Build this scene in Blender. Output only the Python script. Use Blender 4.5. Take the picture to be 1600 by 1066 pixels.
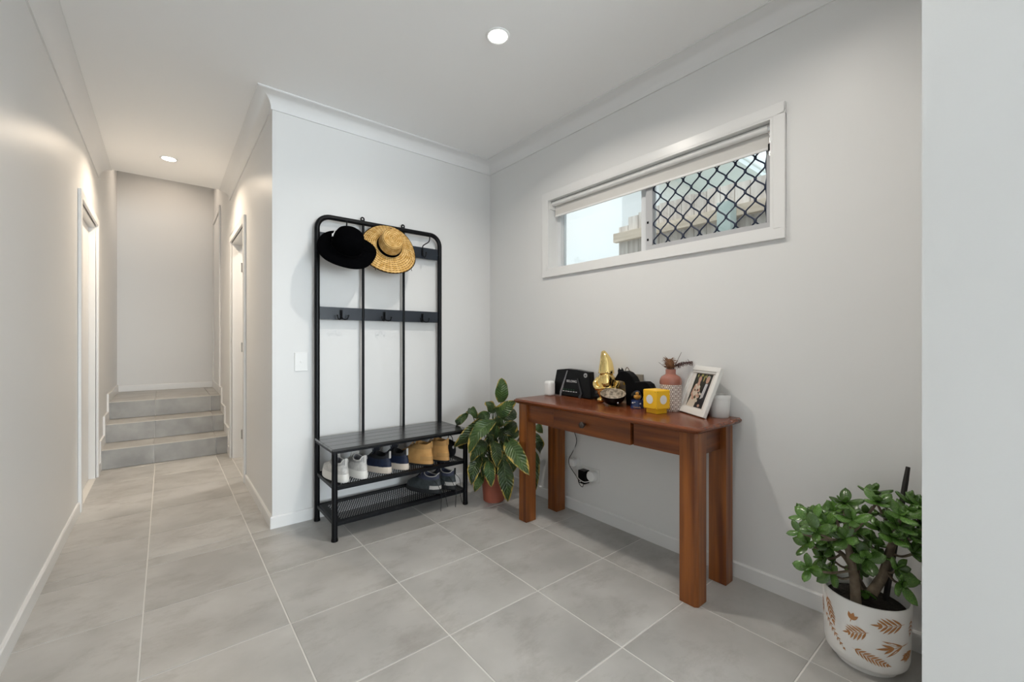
import bpy, math, random
from mathutils import Vector, Matrix
from math import sin, cos, pi, radians

for o in list(bpy.data.objects):
    bpy.data.objects.remove(o)
S = bpy.context.scene
COL = S.collection
random.seed(7)

# ------------------------------------------------------------------ camera
cam = bpy.data.objects.new('camera', bpy.data.cameras.new('camera'))
COL.objects.link(cam)
cam.location = (0, 0, 1.12)
cam.rotation_euler = (pi / 2, 0, -0.6842)
cam.data.sensor_width = 36
cam.data.lens = 664.9 * 36 / 1600
cam.data.clip_start = 0.02
S.camera = cam

# ------------------------------------------------------------------ world (pale overcast sky)
W = bpy.data.worlds.new('sky')
S.world = W
W.use_nodes = True
_bg = W.node_tree.nodes['Background']
_bg.inputs[0].default_value = (0.90, 0.96, 1.0, 1)
_bg.inputs[1].default_value = 1.15

# ------------------------------------------------------------------ daylight through the glazed doors behind the camera
def area(name, loc, rot, sx, sy, power, col, spread=pi):
    l = bpy.data.lights.new(name, 'AREA')
    l.shape = 'RECTANGLE'; l.size = sx; l.size_y = sy
    l.energy = power; l.color = col; l.spread = spread
    o = bpy.data.objects.new(name, l); COL.objects.link(o)
    o.location = loc; o.rotation_euler = rot
    return o
area('daylight_front_doors', (1.05, -6.92, 1.2), (-pi / 2, 0, pi), 2.9, 2.2, 195, (0.85, 0.94, 1.0))

sun = bpy.data.objects.new('sun', bpy.data.lights.new('sun', 'SUN')); COL.objects.link(sun)
sun.data.energy = 3.2; sun.data.angle = radians(1.5); sun.data.color = (1.0, 0.97, 0.92)
sun.rotation_euler = (radians(4), radians(-11), 0)

S.view_settings.view_transform = 'Standard'
S.view_settings.look = 'None'
S.view_settings.exposure = 0.63
S.view_settings.gamma = 1.0
S.view_settings.use_curve_mapping = False
S.cycles.use_denoising = True
S.cycles.max_bounces = 9
S.cycles.diffuse_bounces = 6
S.cycles.use_adaptive_sampling = True
S.cycles.adaptive_threshold = 0.02
S.cycles.transparent_max_bounces = 16
S.cycles.sample_clamp_indirect = 6

# ------------------------------------------------------------------ materials
MATS = {}
def mat(name, col, rough=0.5, metal=0.0, col2=None, nscale=8.0, bump=0.0, bscale=60.0, spec=0.5, coat=0.0, emis=None, rnd=0.0, stretch=None):
    m = bpy.data.materials.new(name); m.use_nodes = True
    nt = m.node_tree; N = nt.nodes; L = nt.links
    b = N['Principled BSDF']
    b.inputs['Base Color'].default_value = (*col, 1)
    b.inputs['Roughness'].default_value = rough
    b.inputs['Metallic'].default_value = metal
    b.inputs['Specular IOR Level'].default_value = spec
    b.inputs['Coat Weight'].default_value = coat
    tc = N.new('ShaderNodeTexCoord')
    src = tc.outputs['Object']
    if stretch:
        mp = N.new('ShaderNodeMapping'); mp.inputs['Scale'].default_value = stretch
        L.new(src, mp.inputs['Vector']); src = mp.outputs['Vector']
    if rnd:
        oi = N.new('ShaderNodeObjectInfo')
        va = N.new('ShaderNodeVectorMath'); va.operation = 'ADD'
        sc = N.new('ShaderNodeMath'); sc.operation = 'MULTIPLY'; sc.inputs[1].default_value = 37.0
        L.new(oi.outputs['Random'], sc.inputs[0]); L.new(src, va.inputs[0]); L.new(sc.outputs[0], va.inputs[1])
        src = va.outputs[0]
    if col2:
        n = N.new('ShaderNodeTexNoise'); n.inputs['Scale'].default_value = nscale; n.inputs['Detail'].default_value = 5
        L.new(src, n.inputs['Vector'])
        r = N.new('ShaderNodeValToRGB')
        r.color_ramp.elements[0].position = 0.33; r.color_ramp.elements[1].position = 0.68
        r.color_ramp.elements[0].color = (*col, 1); r.color_ramp.elements[1].color = (*col2, 1)
        L.new(n.outputs[0], r.inputs[0])
        out = r.outputs[0]
        if rnd:
            hs = N.new('ShaderNodeHueSaturation')
            mr = N.new('ShaderNodeMapRange'); mr.inputs['To Min'].default_value = 1 - rnd; mr.inputs['To Max'].default_value = 1 + rnd
            L.new(oi.outputs['Random'], mr.inputs['Value']); L.new(mr.outputs[0], hs.inputs['Value']); L.new(out, hs.inputs['Color'])
            out = hs.outputs[0]
        L.new(out, b.inputs['Base Color'])
    if bump:
        n2 = N.new('ShaderNodeTexNoise'); n2.inputs['Scale'].default_value = bscale; n2.inputs['Detail'].default_value = 3
        L.new(src, n2.inputs['Vector'])
        bp = N.new('ShaderNodeBump'); bp.inputs['Strength'].default_value = bump; bp.inputs['Distance'].default_value = 0.01
        L.new(n2.outputs[0], bp.inputs['Height']); L.new(bp.outputs[0], b.inputs['Normal'])
    if emis:
        b.inputs['Emission Color'].default_value = (*emis[0], 1)
        b.inputs['Emission Strength'].default_value = emis[1]
    MATS[name] = m
    return m

def nodes(m):
    return m.node_tree.nodes, m.node_tree.links, m.node_tree.nodes['Principled BSDF']

def wood(name, axis, dark=(0.085, 0.018, 0.0035), light=(0.25, 0.070, 0.013), rough=0.36):
    st = [26.0, 26.0, 26.0]; st['xyz'.index(axis)] = 1.6
    m = mat(name, dark, rough, col2=light, nscale=1.0, stretch=tuple(st), rnd=0.16, coat=0.12, spec=0.4)
    N, L, b = nodes(m)
    b.inputs['Coat Roughness'].default_value = 0.22
    return m

paint = mat('wall_paint', (0.755, 0.755, 0.75), 0.40, bump=0.02, bscale=260, spec=0.32)
ceilpaint = mat('ceiling_paint', (0.90, 0.90, 0.90), 0.7)
gloss = mat('white_enamel', (0.79, 0.79, 0.785), 0.30)
cornicep = mat('cornice_paint', (0.79, 0.79, 0.79), 0.7)
doorpaint = mat('door_paint', (0.83, 0.83, 0.83), 0.35)
grout = mat('grout', (0.68, 0.665, 0.635), 0.8)
def tile_mat():
    m = mat('floor_tile', (0.375, 0.365, 0.346), 0.36, col2=(0.505, 0.495, 0.475), nscale=3.2, rnd=0.05)
    N, L, b = nodes(m)
    va = [n for n in N if n.type == 'VECT_MATH'][0]
    r1 = b.inputs['Base Color'].links[0].from_socket
    n = N.new('ShaderNodeTexNoise'); n.inputs['Scale'].default_value = 5.5; n.inputs['Detail'].default_value = 9; n.inputs['Roughness'].default_value = 0.72
    n.inputs['Distortion'].default_value = 0.15
    mp = N.new('ShaderNodeMapping'); mp.inputs['Scale'].default_value = (0.8, 1.25, 1); L.new(va.outputs[0], mp.inputs[0]); L.new(mp.outputs[0], n.inputs['Vector'])
    cr = N.new('ShaderNodeValToRGB'); cr.color_ramp.elements[0].position = 0.50; cr.color_ramp.elements[1].position = 0.74
    cr.color_ramp.elements[0].color = (0, 0, 0, 1); cr.color_ramp.elements[1].color = (0.75, 0.75, 0.75, 1)
    L.new(n.outputs[0], cr.inputs[0])
    mx = N.new('ShaderNodeMixRGB'); mx.inputs[2].default_value = (0.29, 0.272, 0.248, 1)
    L.new(cr.outputs[0], mx.inputs[0]); L.new(r1, mx.inputs[1]); L.new(mx.outputs[0], b.inputs['Base Color'])
    mr = N.new('ShaderNodeMapRange'); mr.inputs['To Min'].default_value = 0.28; mr.inputs['To Max'].default_value = 0.46
    L.new(n.outputs[0], mr.inputs[0]); L.new(mr.outputs[0], b.inputs['Roughness'])
    return m
tilem = tile_mat()
black = mat('black_metal', (0.002, 0.0025, 0.004), 0.42, spec=0.22)
blackslat = mat('black_slat', (0.016, 0.016, 0.017), 0.26, spec=0.75, coat=0.25)
blacksheet = mat('black_sheet', (0.003, 0.003, 0.004), 0.5, spec=0.2)
plate_m = mat('blue_black_plate', (0.012, 0.018, 0.028), 0.36)
woodx, woody, woodz = wood('wood_x', 'x'), wood('wood_y', 'y'), wood('wood_z', 'z', dark=(0.11, 0.026, 0.004), light=(0.31, 0.098, 0.018))
woodtop = wood('wood_top', 'y', dark=(0.105, 0.024, 0.007), light=(0.22, 0.060, 0.018), rough=0.26)
knobm = mat('dark_knob', (0.03, 0.018, 0.013), 0.3)
alum = mat('white_aluminium', (0.72, 0.74, 0.76), 0.35)
alumgrey = mat('grey_aluminium', (0.47, 0.475, 0.49), 0.4)
navy_grille = mat('navy_grille', (0.008, 0.018, 0.05), 0.4)
fabricw = mat('blind_fabric', (0.66, 0.645, 0.62), 0.8)
chrome = mat('chrome', (0.75, 0.75, 0.76), 0.2, metal=1.0)
palem = mat('paling_wood', (0.42, 0.37, 0.34), 0.85, col2=(0.62, 0.58, 0.55), nscale=1.0, stretch=(30, 30, 3), rnd=0.12)
railm = mat('rail_wood', (0.44, 0.37, 0.30), 0.85, col2=(0.58, 0.50, 0.42), nscale=1.0, stretch=(30, 3, 30))
postm = mat('treated_post', (0.36, 0.44, 0.43), 0.85, col2=(0.46, 0.53, 0.52), nscale=9)
rendered = mat('rendered_wall', (0.72, 0.71, 0.70), 0.8, col2=(0.66, 0.69, 0.71), nscale=0.8)
roofsheet = mat('roof_sheet', (0.70, 0.76, 0.80), 0.5)
grassm = mat('outside_ground', (0.28, 0.29, 0.22), 0.9, col2=(0.36, 0.35, 0.29), nscale=4)
whitep = mat('white_plastic', (0.80, 0.80, 0.79), 0.35)
blackp = mat('black_plastic', (0.003, 0.003, 0.0035), 0.3, spec=0.2)
greyline = mat('grey_trim', (0.22, 0.22, 0.23), 0.35)
ledwhite = mat('print_white', (0.75, 0.75, 0.75), 0.5)
gold = mat('gold_chrome', (0.95, 0.70, 0.27), 0.13, metal=1.0, bump=0.25, bscale=45)
goldsmooth = mat('gold_smooth', (0.95, 0.72, 0.30), 0.10, metal=1.0, bump=0.06, bscale=18)
terra = mat('terracotta', (0.36, 0.10, 0.06), 0.55)
terraglaze = mat('pink_terracotta_glaze', (0.33, 0.125, 0.09), 0.18, coat=0.3)
soil = mat('soil', (0.012, 0.010, 0.008), 0.95, col2=(0.03, 0.024, 0.018), nscale=60, bump=0.8, bscale=120)
ceramic = mat('white_ceramic', (0.88, 0.87, 0.85), 0.35)
printbrown = mat('copper_print', (0.48, 0.215, 0.075), 0.4)
stemgreen = mat('stem_green', (0.03, 0.055, 0.014), 0.5)
bark = mat('jade_bark', (0.10, 0.075, 0.05), 0.75, col2=(0.19, 0.145, 0.10), nscale=30, bump=0.3, bscale=60)
jadem = mat('jade_leaf', (0.038, 0.105, 0.016), 0.22, col2=(0.115, 0.225, 0.045), nscale=18, rnd=0.45, spec=0.6)
stakem = mat('dark_stake', (0.02, 0.017, 0.016), 0.7)
feltb = mat('black_felt', (0.0015, 0.0015, 0.002), 0.95, spec=0.02)
yellow = mat('yellow_plastic', (0.90, 0.52, 0.012), 0.38)
horsem = mat('black_horse', (0.002, 0.002, 0.0025), 0.6, spec=0.12)
kraft = mat('kraft_card', (0.33, 0.26, 0.18), 0.6)
framew = mat('frame_white', (0.80, 0.79, 0.76), 0.4)
matboard = mat('mat_board', (0.70, 0.67, 0.63), 0.8)
driedm = mat('dried_brown', (0.12, 0.055, 0.03), 0.8, col2=(0.26, 0.12, 0.05), nscale=60)
driedp = mat('dried_purple', (0.11, 0.06, 0.055), 0.8)
bulb = mat('light_diffuser', (0.9, 0.9, 0.88), 0.5, emis=((1.0, 0.96, 0.90), 6.0))
cord_w = mat('white_cord', (0.75, 0.75, 0.74), 0.5)

def glass_mat(name, tint, refl=1.0):
    m = bpy.data.materials.new(name); m.use_nodes = True
    N = m.node_tree.nodes; L = m.node_tree.links
    N.remove(N['Principled BSDF'])
    t = N.new('ShaderNodeBsdfTransparent'); t.inputs[0].default_value = (*tint, 1)
    g = N.new('ShaderNodeBsdfGlossy'); g.inputs['Roughness'].default_value = 0.02
    f = N.new('ShaderNodeFresnel'); f.inputs[0].default_value = 1.35
    mx = N.new('ShaderNodeMixShader')
    L.new(f.outputs[0], mx.inputs[0]); L.new(t.outputs[0], mx.inputs[1]); L.new(g.outputs[0], mx.inputs[2])
    L.new(mx.outputs[0], N['Material Output'].inputs[0])
    return m
glass = glass_mat('window_glass', (0.95, 0.98, 0.98))
globeglass = glass_mat('globe_glass', (0.92, 0.94, 0.95))

def straw_mat():
    m = mat('straw', (0.56, 0.31, 0.075), 0.75, col2=(0.84, 0.57, 0.24), nscale=40, spec=0.2)
    N, L, b = nodes(m)
    uv = N.new('ShaderNodeUVMap')
    sp = N.new('ShaderNodeSeparateXYZ'); L.new(uv.outputs[0], sp.inputs[0])
    mu = N.new('ShaderNodeMath'); mu.operation = 'MULTIPLY'; mu.inputs[1].default_value = 2 * pi * 78
    L.new(sp.outputs[1], mu.inputs[0])
    mu2 = N.new('ShaderNodeMath'); mu2.operation = 'MULTIPLY'; mu2.inputs[1].default_value = 2 * pi * 46
    L.new(sp.outputs[0], mu2.inputs[0])
    s1 = N.new('ShaderNodeMath'); s1.operation = 'SINE'; L.new(mu.outputs[0], s1.inputs[0])
    s2 = N.new('ShaderNodeMath'); s2.operation = 'SINE'; L.new(mu2.outputs[0], s2.inputs[0])
    ad = N.new('ShaderNodeMath'); ad.operation = 'MULTIPLY_ADD'; ad.inputs[1].default_value = 0.35
    L.new(s2.outputs[0], ad.inputs[0]); L.new(s1.outputs[0], ad.inputs[2])
    cr = N.new('ShaderNodeValToRGB'); cr.color_ramp.elements[0].position = 0.0; cr.color_ramp.elements[1].position = 0.42
    cr.color_ramp.elements[0].color = (0.24, 0.15, 0.08, 1); cr.color_ramp.elements[1].color = (1, 1, 1, 1)
    mr = N.new('ShaderNodeMapRange'); mr.inputs['From Min'].default_value = -1.3; mr.inputs['From Max'].default_value = 1.3
    L.new(ad.outputs[0], mr.inputs[0]); L.new(mr.outputs[0], cr.inputs[0])
    mx = N.new('ShaderNodeMixRGB'); mx.blend_type = 'MULTIPLY'; mx.inputs[0].default_value = 1
    src = b.inputs['Base Color'].links[0].from_socket
    L.new(src, mx.inputs[1]); L.new(cr.outputs[0], mx.inputs[2]); L.new(mx.outputs[0], b.inputs['Base Color'])
    bp = N.new('ShaderNodeBump'); bp.inputs['Strength'].default_value = 0.6; bp.inputs['Distance'].default_value = 0.002
    L.new(ad.outputs[0], bp.inputs['Height']); L.new(bp.outputs[0], b.inputs['Normal'])
    return m
straw = straw_mat()

def lily_mat():
    # UV: u along the leaf 0..1, v across 0..1; yellowed rim, pale midrib and side veins
    m = mat('lily_leaf', (0.022, 0.055, 0.014), 0.34, col2=(0.075, 0.125, 0.032), nscale=11, rnd=0.4)
    N, L, b = nodes(m)
    uv = N.new('ShaderNodeUVMap'); sp = N.new('ShaderNodeSeparateXYZ'); L.new(uv.outputs[0], sp.inputs[0])
    def M(op, a=None, bb=None, c=None):
        n = N.new('ShaderNodeMath'); n.operation = op
        for i, x in enumerate((a, bb, c)):
            if x is None: continue
            if isinstance(x, (int, float)): n.inputs[i].default_value = x
            else: L.new(x, n.inputs[i])
        return n.outputs[0]
    ctr = M('ABSOLUTE', M('MULTIPLY_ADD', sp.outputs[1], 2.0, -1.0))
    tipf = M('MULTIPLY', M('POWER', sp.outputs[0], 6.0), 0.5)
    nz = N.new('ShaderNodeTexNoise'); nz.inputs['Scale'].default_value = 17; L.new([n for n in N if n.type == 'TEX_COORD'][0].outputs['Object'], nz.inputs['Vector'])
    e = M('ADD', M('ADD', ctr, tipf), M('MULTIPLY_ADD', nz.outputs[0], 1.1, -0.58))
    cr = N.new('ShaderNodeValToRGB'); cr.color_ramp.elements[0].position = 0.84; cr.color_ramp.elements[1].position = 1.06
    cr.color_ramp.elements[0].color = (0, 0, 0, 1); cr.color_ramp.elements[1].color = (1, 1, 1, 1); L.new(e, cr.inputs[0])
    src = b.inputs['Base Color'].links[0].from_socket
    mx = N.new('ShaderNodeMixRGB'); mx.inputs[2].default_value = (0.46, 0.33, 0.07, 1)
    L.new(cr.outputs[0], mx.inputs[0]); L.new(src, mx.inputs[1])
    rib = N.new('ShaderNodeValToRGB'); rib.color_ramp.elements[0].position = 0.0; rib.color_ramp.elements[1].position = 0.06
    rib.color_ramp.elements[0].color = (0.6, 0.6, 0.6, 1); rib.color_ramp.elements[1].color = (0, 0, 0, 1); L.new(ctr, rib.inputs[0])
    mx2 = N.new('ShaderNodeMixRGB'); mx2.inputs[2].default_value = (0.16, 0.22, 0.09, 1)
    L.new(rib.outputs[0], mx2.inputs[0]); L.new(mx.outputs[0], mx2.inputs[1]); L.new(mx2.outputs[0], b.inputs['Base Color'])
    vein = M('SINE', M('MULTIPLY', M('SUBTRACT', sp.outputs[0], M('MULTIPLY', ctr, 0.18)), 70.0))
    bp = N.new('ShaderNodeBump'); bp.inputs['Strength'].default_value = 0.6; bp.inputs['Distance'].default_value = 0.004
    L.new(vein, bp.inputs['Height']); L.new(bp.outputs[0], b.inputs['Normal'])
    return m
lilym = lily_mat()

def vase_mat():
    m = mat('patterned_vase', (0.78, 0.72, 0.68), 0.4)
    N, L, b = nodes(m)
    uv = N.new('ShaderNodeUVMap'); sp = N.new('ShaderNodeSeparateXYZ'); L.new(uv.outputs[0], sp.inputs[0])
    def M(op, a=None, bb=None, c=None):
        n = N.new('ShaderNodeMath'); n.operation = op
        for i, x in enumerate((a, bb, c)):
            if x is None: continue
            if isinstance(x, (int, float)): n.inputs[i].default_value = x
            else: L.new(x, n.inputs[i])
        return n.outputs[0]
    u = M('MULTIPLY', sp.outputs[0], 22.0)
    v0 = M('MULTIPLY', sp.outputs[1], 46.0)
    odd = M('MULTIPLY', M('MODULO', M('FLOOR', u), 2.0), 0.5)
    v = M('ADD', v0, odd)
    fu = M('SUBTRACT', M('FRACT', u), 0.5); fv = M('SUBTRACT', M('FRACT', v), 0.5)
    d = M('ADD', M('POWER', M('MULTIPLY', fu, 2.3), 2.0), M('POWER', M('MULTIPLY', fv, 2.2), 2.0))
    ring = M('LESS_THAN', M('ABSOLUTE', M('SUBTRACT', d, 0.78)), 0.34)
    mx = N.new('ShaderNodeMixRGB'); mx.inputs[1].default_value = (0.78, 0.72, 0.68, 1); mx.inputs[2].default_value = (0.17, 0.10, 0.085, 1)
    L.new(ring, mx.inputs[0]); L.new(mx.outputs[0], b.inputs['Base Color'])
    return m
vasem = vase_mat()

# ------------------------------------------------------------------ geometry collector
class G:
    def __init__(s):
        s.v = []; s.f = []; s.m = []; s.uv = []
    def add(s, vs, fs, m=0, uv=None):
        o = len(s.v)
        s.v += [Vector(p) for p in vs]
        s.uv += list(uv) if uv else [(0, 0)] * len(vs)
        for f in fs:
            s.f.append(tuple(i + o for i in f)); s.m.append(m)
        return s
    def box(s, x0, x1, y0, y1, z0, z1, m=0):
        vs = [(x, y, z) for z in (z0, z1) for y in (y0, y1) for x in (x0, x1)]
        return s.add(vs, [(0, 2, 3, 1), (4, 5, 7, 6), (0, 1, 5, 4), (2, 6, 7, 3), (0, 4, 6, 2), (1, 3, 7, 5)], m)
    def tube(s, pts, r, n=8, m=0, cap=True, closed=False):
        P = [Vector(p) for p in pts]; k = len(P)
        R = r if isinstance(r, (list, tuple)) else [r] * k
        up = None; vs = []; fs = []
        for i in range(k):
            a = P[(i - 1) % k] if (closed or i > 0) else P[i]
            b = P[(i + 1) % k] if (closed or i < k - 1) else P[i]
            t = (b - a).normalized()
            if up is None:
                up = t.orthogonal().normalized()
            else:
                up = (up - t * up.dot(t))
                up = up.normalized() if up.length > 1e-6 else t.orthogonal().normalized()
            w = t.cross(up)
            for j in range(n):
                an = 2 * pi * j / n
                vs.append(P[i] + (up * cos(an) + w * sin(an)) * R[i])
        for i in range(k if closed else k - 1):
            for j in range(n):
                a = i * n + j; b = i * n + (j + 1) % n
                c = ((i + 1) % k) * n + (j + 1) % n; d = ((i + 1) % k) * n + j
                fs.append((a, b, c, d))
        if cap and not closed:
            fs.append(tuple(range(n - 1, -1, -1))); fs.append(tuple((k - 1) * n + j for j in range(n)))
        return s.add(vs, fs, m)
    def lathe(s, prof, n=24, c=(0, 0, 0), m=0, cap0=False, cap1=False, sx=1.0, sy=1.0):
        vs = []; fs = []; uv = []; L = 0
        for i, (r, z) in enumerate(prof):
            if i: L += math.hypot(r - prof[i - 1][0], z - prof[i - 1][1])
            for j in range(n + 1):
                a = 2 * pi * j / n
                vs.append((c[0] + r * cos(a) * sx, c[1] + r * sin(a) * sy, c[2] + z)); uv.append((j / n, L))
        q = n + 1
        for i in range(len(prof) - 1):
            for j in range(n):
                fs.append((i * q + j, i * q + j + 1, (i + 1) * q + j + 1, (i + 1) * q + j))
        if cap0: fs.append(tuple(range(n - 1, -1, -1)))
        if cap1: fs.append(tuple((len(prof) - 1) * q + j for j in range(n)))
        return s.add(vs, fs, m, uv)
    def ell(s, c, r, nu=12, nv=8, m=0, rot=None):
        vs = []; fs = []
        for i in range(nv + 1):
            p = pi * i / nv
            for j in range(nu):
                a = 2 * pi * j / nu
                q = Vector((r[0] * sin(p) * cos(a), r[1] * sin(p) * sin(a), -r[2] * cos(p)))
                if rot: q = rot @ q
                vs.append(Vector(c) + q)
        for i in range(nv):
            for j in range(nu):
                fs.append((i * nu + j, i * nu + (j + 1) % nu, (i + 1) * nu + (j + 1) % nu, (i + 1) * nu + j))
        return s.add(vs, fs, m)
    def prism(s, poly, fn, d0, d1, m=0):
        # poly: 2D points, fn(u, v, d) -> 3D
        n = len(poly)
        vs = [fn(u, v, d0) for u, v in poly] + [fn(u, v, d1) for u, v in poly]
        fs = [tuple(range(n - 1, -1, -1)), tuple(range(n, 2 * n))]
        fs += [(i, (i + 1) % n, n + (i + 1) % n, n + i) for i in range(n)]
        return s.add(vs, fs, m)
    def grid(s, fn, nu, nv, m=0, closed_u=False):
        vs = []; uv = []; fs = []
        for i in range(nv + 1):
            for j in range(nu + 1):
                u, v = j / nu, i / nv
                vs.append(fn(u, v)); uv.append((u, v))
        q = nu + 1
        for i in range(nv):
            for j in range(nu):
                fs.append((i * q + j, i * q + j + 1, (i + 1) * q + j + 1, (i + 1) * q + j))
        return s.add(vs, fs, m, uv)
    def xf(s, M):
        s.v = [M @ v for v in s.v]; return s

def mesh(name, g, mats, smooth=None):
    me = bpy.data.meshes.new(name)
    me.from_pydata([tuple(v) for v in g.v], [], g.f)
    for m in (mats if isinstance(mats, (list, tuple)) else [mats]): me.materials.append(m)
    if any(g.m): me.polygons.foreach_set('material_index', g.m)
    if any(u != (0, 0) for u in g.uv):
        l = me.uv_layers.new(name='UVMap')
        for lp in me.loops: l.data[lp.index].uv = g.uv[lp.vertex_index]
    me.validate()
    bad = [p for p in me.polygons if p.area < 1e-14]
    import bmesh
    b = bmesh.new(); b.from_mesh(me)
    bmesh.ops.remove_doubles(b, verts=b.verts, dist=1e-6) if not any(u != (0, 0) for u in g.uv) else None
    bmesh.ops.recalc_face_normals(b, faces=b.faces)
    b.to_mesh(me); b.free()
    if smooth:
        me.polygons.foreach_set('use_smooth', [True] * len(me.polygons))
        me.set_sharp_from_angle(angle=radians(smooth))
    return me

def wl(o):
    p = Vector((0, 0, 0))
    while o is not None:
        p += o.location; o = o.parent
    return p

def put(name, g, mats, parent=None, smooth=None, bevel=0, at=None, label=None, solid=0):
    """link geometry given in world coordinates as one mesh object; its origin goes to `at` (top level) or to its parent's"""
    base = wl(parent) if parent else Vector(at or (0, 0, 0))
    g.v = [v - base for v in g.v]
    o = bpy.data.objects.new(name, mesh(name, g, mats, smooth)); COL.objects.link(o)
    if parent: o.parent = parent
    else: o.location = base
    if solid:
        md = o.modifiers.new('solid', 'SOLIDIFY'); md.thickness = solid; md.offset = 0
    if bevel:
        md = o.modifiers.new('bevel', 'BEVEL'); md.width = bevel; md.segments = 2; md.limit_method = 'ANGLE'; md.angle_limit = radians(40)
    if label: o['label'] = label
    return o

def thing(name, label, cat, loc, group=None):
    o = bpy.data.objects.new(name, None); COL.objects.link(o)
    o.empty_display_size = 0.05; o.location = loc
    return tag(o, label, cat, group)

def tag(o, label, cat=None, group=None):
    o['label'] = label
    if cat: o['category'] = cat
    if group: o['group'] = group
    return o

def struct(o, label=None):
    o['kind'] = 'structure'
    if label: o['label'] = label
    return o

def text_mesh(name, body, size, M, m, parent, depth=0.0004, spacing=1.0):
    cu = bpy.data.curves.new(name, 'FONT'); cu.body = body; cu.size = size; cu.extrude = depth
    cu.align_x = 'CENTER'; cu.align_y = 'CENTER'; cu.space_character = spacing
    t = bpy.data.objects.new(name, cu); COL.objects.link(t)
    bpy.context.view_layer.update()
    me = bpy.data.meshes.new_from_object(t.evaluated_get(bpy.context.evaluated_depsgraph_get()))
    bpy.data.objects.remove(t)
    me.transform(Matrix.Translation(-wl(parent)) @ M); me.name = name
    me.materials.clear(); me.materials.append(m)
    o = bpy.data.objects.new(name, me); COL.objects.link(o); o.parent = parent
    return o

def face_frame(origin, right, up):
    """matrix: local x -> right, y -> up, z -> right x up"""
    r = Vector(right).normalized(); u = Vector(up).normalized(); n = r.cross(u)
    return Matrix(((r.x, u.x, n.x, origin[0]), (r.y, u.y, n.y, origin[1]), (r.z, u.z, n.z, origin[2]), (0, 0, 0, 1)))

def bez(pts, n=8):
    """Catmull-Rom through points"""
    P = [Vector(p) for p in pts]; out = []
    for i in range(len(P) - 1):
        p0 = P[max(i - 1, 0)]; p1 = P[i]; p2 = P[i + 1]; p3 = P[min(i + 2, len(P) - 1)]
        for k in range(n):
            t = k / n
            out.append(0.5 * ((2 * p1) + (p2 - p0) * t + (2 * p0 - 5 * p1 + 4 * p2 - p3) * t * t + (3 * p1 - p0 - 3 * p2 + p3) * t ** 3))
    out.append(P[-1]); return out

# ------------------------------------------------------------------ key dimensions (metres)
XL, XR, XA, YB = -0.439, 2.108, 0.497, 2.876      # left wall, right wall, hall corner, rack wall
HC = 2.59                                           # ceiling
YN, XN = 0.1747, 1.45                                 # nib wall near the camera
Y0, XS = -7.0, 2.6                                  # room behind the camera
YST = (5.10, 5.43, 5.765); ZST = (0.172, 0.344, 0.516); YE = 6.85; YC = 5.0

# ------------------------------------------------------------------ floor with its tiles
g = G(); g.box(XL - 0.1, XS + 0.1, Y0 - 0.1, 0.0, -0.12, -0.002); g.box(XL - 0.1, XR + 0.16, 0.0, YE, -0.12, -0.002)
floor = struct(put('floor', g, grout), 'grey concrete-look tiled floor with pale grout')
T = 0.455; GX, GY = -0.0692, 2.7713; gap = 0.0027
shared = {}
def tile(x0, x1, y0, y1):
    if x1 - x0 < 0.012 or y1 - y0 < 0.012: return
    key = (round(x1 - x0, 3), round(y1 - y0, 3))
    if key not in shared:
        a, b = (x1 - x0) / 2 - gap, (y1 - y0) / 2 - gap
        e = 0.0012
        q = G()
        vs = [(-a, -b, -0.008), (a, -b, -0.008), (a, b, -0.008), (-a, b, -0.008),
              (-a, -b, -e), (a, -b, -e), (a, b, -e), (-a, b, -e),
              (-a + e, -b + e, 0), (a - e, -b + e, 0), (a - e, b - e, 0), (-a + e, b - e, 0)]
        fs = [(8, 9, 10, 11)] + [(i, (i + 1) % 4, 4 + (i + 1) % 4, 4 + i) for i in range(4)] + [(4 + i, 4 + (i + 1) % 4, 8 + (i + 1) % 4, 8 + i) for i in range(4)]
        q.add(vs, fs)
        shared[key] = mesh('tile', q, tilem)
    o = bpy.data.objects.new('tile', shared[key]); COL.objects.link(o)
    o.parent = floor; o.location = ((x0 + x1) / 2, (y0 + y1) / 2, 0)
def tiles(xa, xb, ya, yb):
    i = math.floor((xa - GX) / T)
    while GX + i * T < xb:
        j = math.floor((ya - GY) / T)
        while GY + j * T < yb:
            tile(max(xa, GX + i * T), min(xb, GX + (i + 1) * T), max(ya, GY + j * T), min(yb, GY + (j + 1) * T))
            j += 1
        i += 1
tiles(XL, XA, YB, YST[0])
tiles(XL, XR, YN, YB)
tiles(XL, XN, -0.1, YN)
tiles(XL, XS, Y0, -0.1)
tiles(XA, XA + 0.75, 3.2, YC)

# stairs
g = G()
ys = list(YST) + [YE]
for k in range(3): g.box(XL, XA, YST[k] + 0.008, YE, (ZST[k - 1] if k else 0) , ZST[k] - 0.008)
stairs = struct(put('floor_stairs', g, grout), 'three grey tiled steps at the end of the hallway')
splits = (XL, GX - 0.008, GX + 0.46, XA)
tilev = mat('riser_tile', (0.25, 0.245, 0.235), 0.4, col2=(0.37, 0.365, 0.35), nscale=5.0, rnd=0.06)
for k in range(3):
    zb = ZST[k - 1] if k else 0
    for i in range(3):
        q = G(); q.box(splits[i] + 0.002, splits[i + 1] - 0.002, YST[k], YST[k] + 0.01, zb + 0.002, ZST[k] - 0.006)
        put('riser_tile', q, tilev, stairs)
        q = G(); q.box(splits[i] + 0.002, splits[i + 1] - 0.002, YST[k] + 0.006, ys[k + 1] - 0.002, ZST[k] - 0.008, ZST[k] - 0.0005)
        put('tread_tile', q, tilem, stairs)
    q = G(); q.box(XL, XA, YST[k] - 0.003, YST[k] + 0.007, ZST[k] - 0.006, ZST[k] + 0.001)
    put('nosing', q, mat('nosing_%d' % k, (0.56, 0.53, 0.48), 0.5), stairs)

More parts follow.
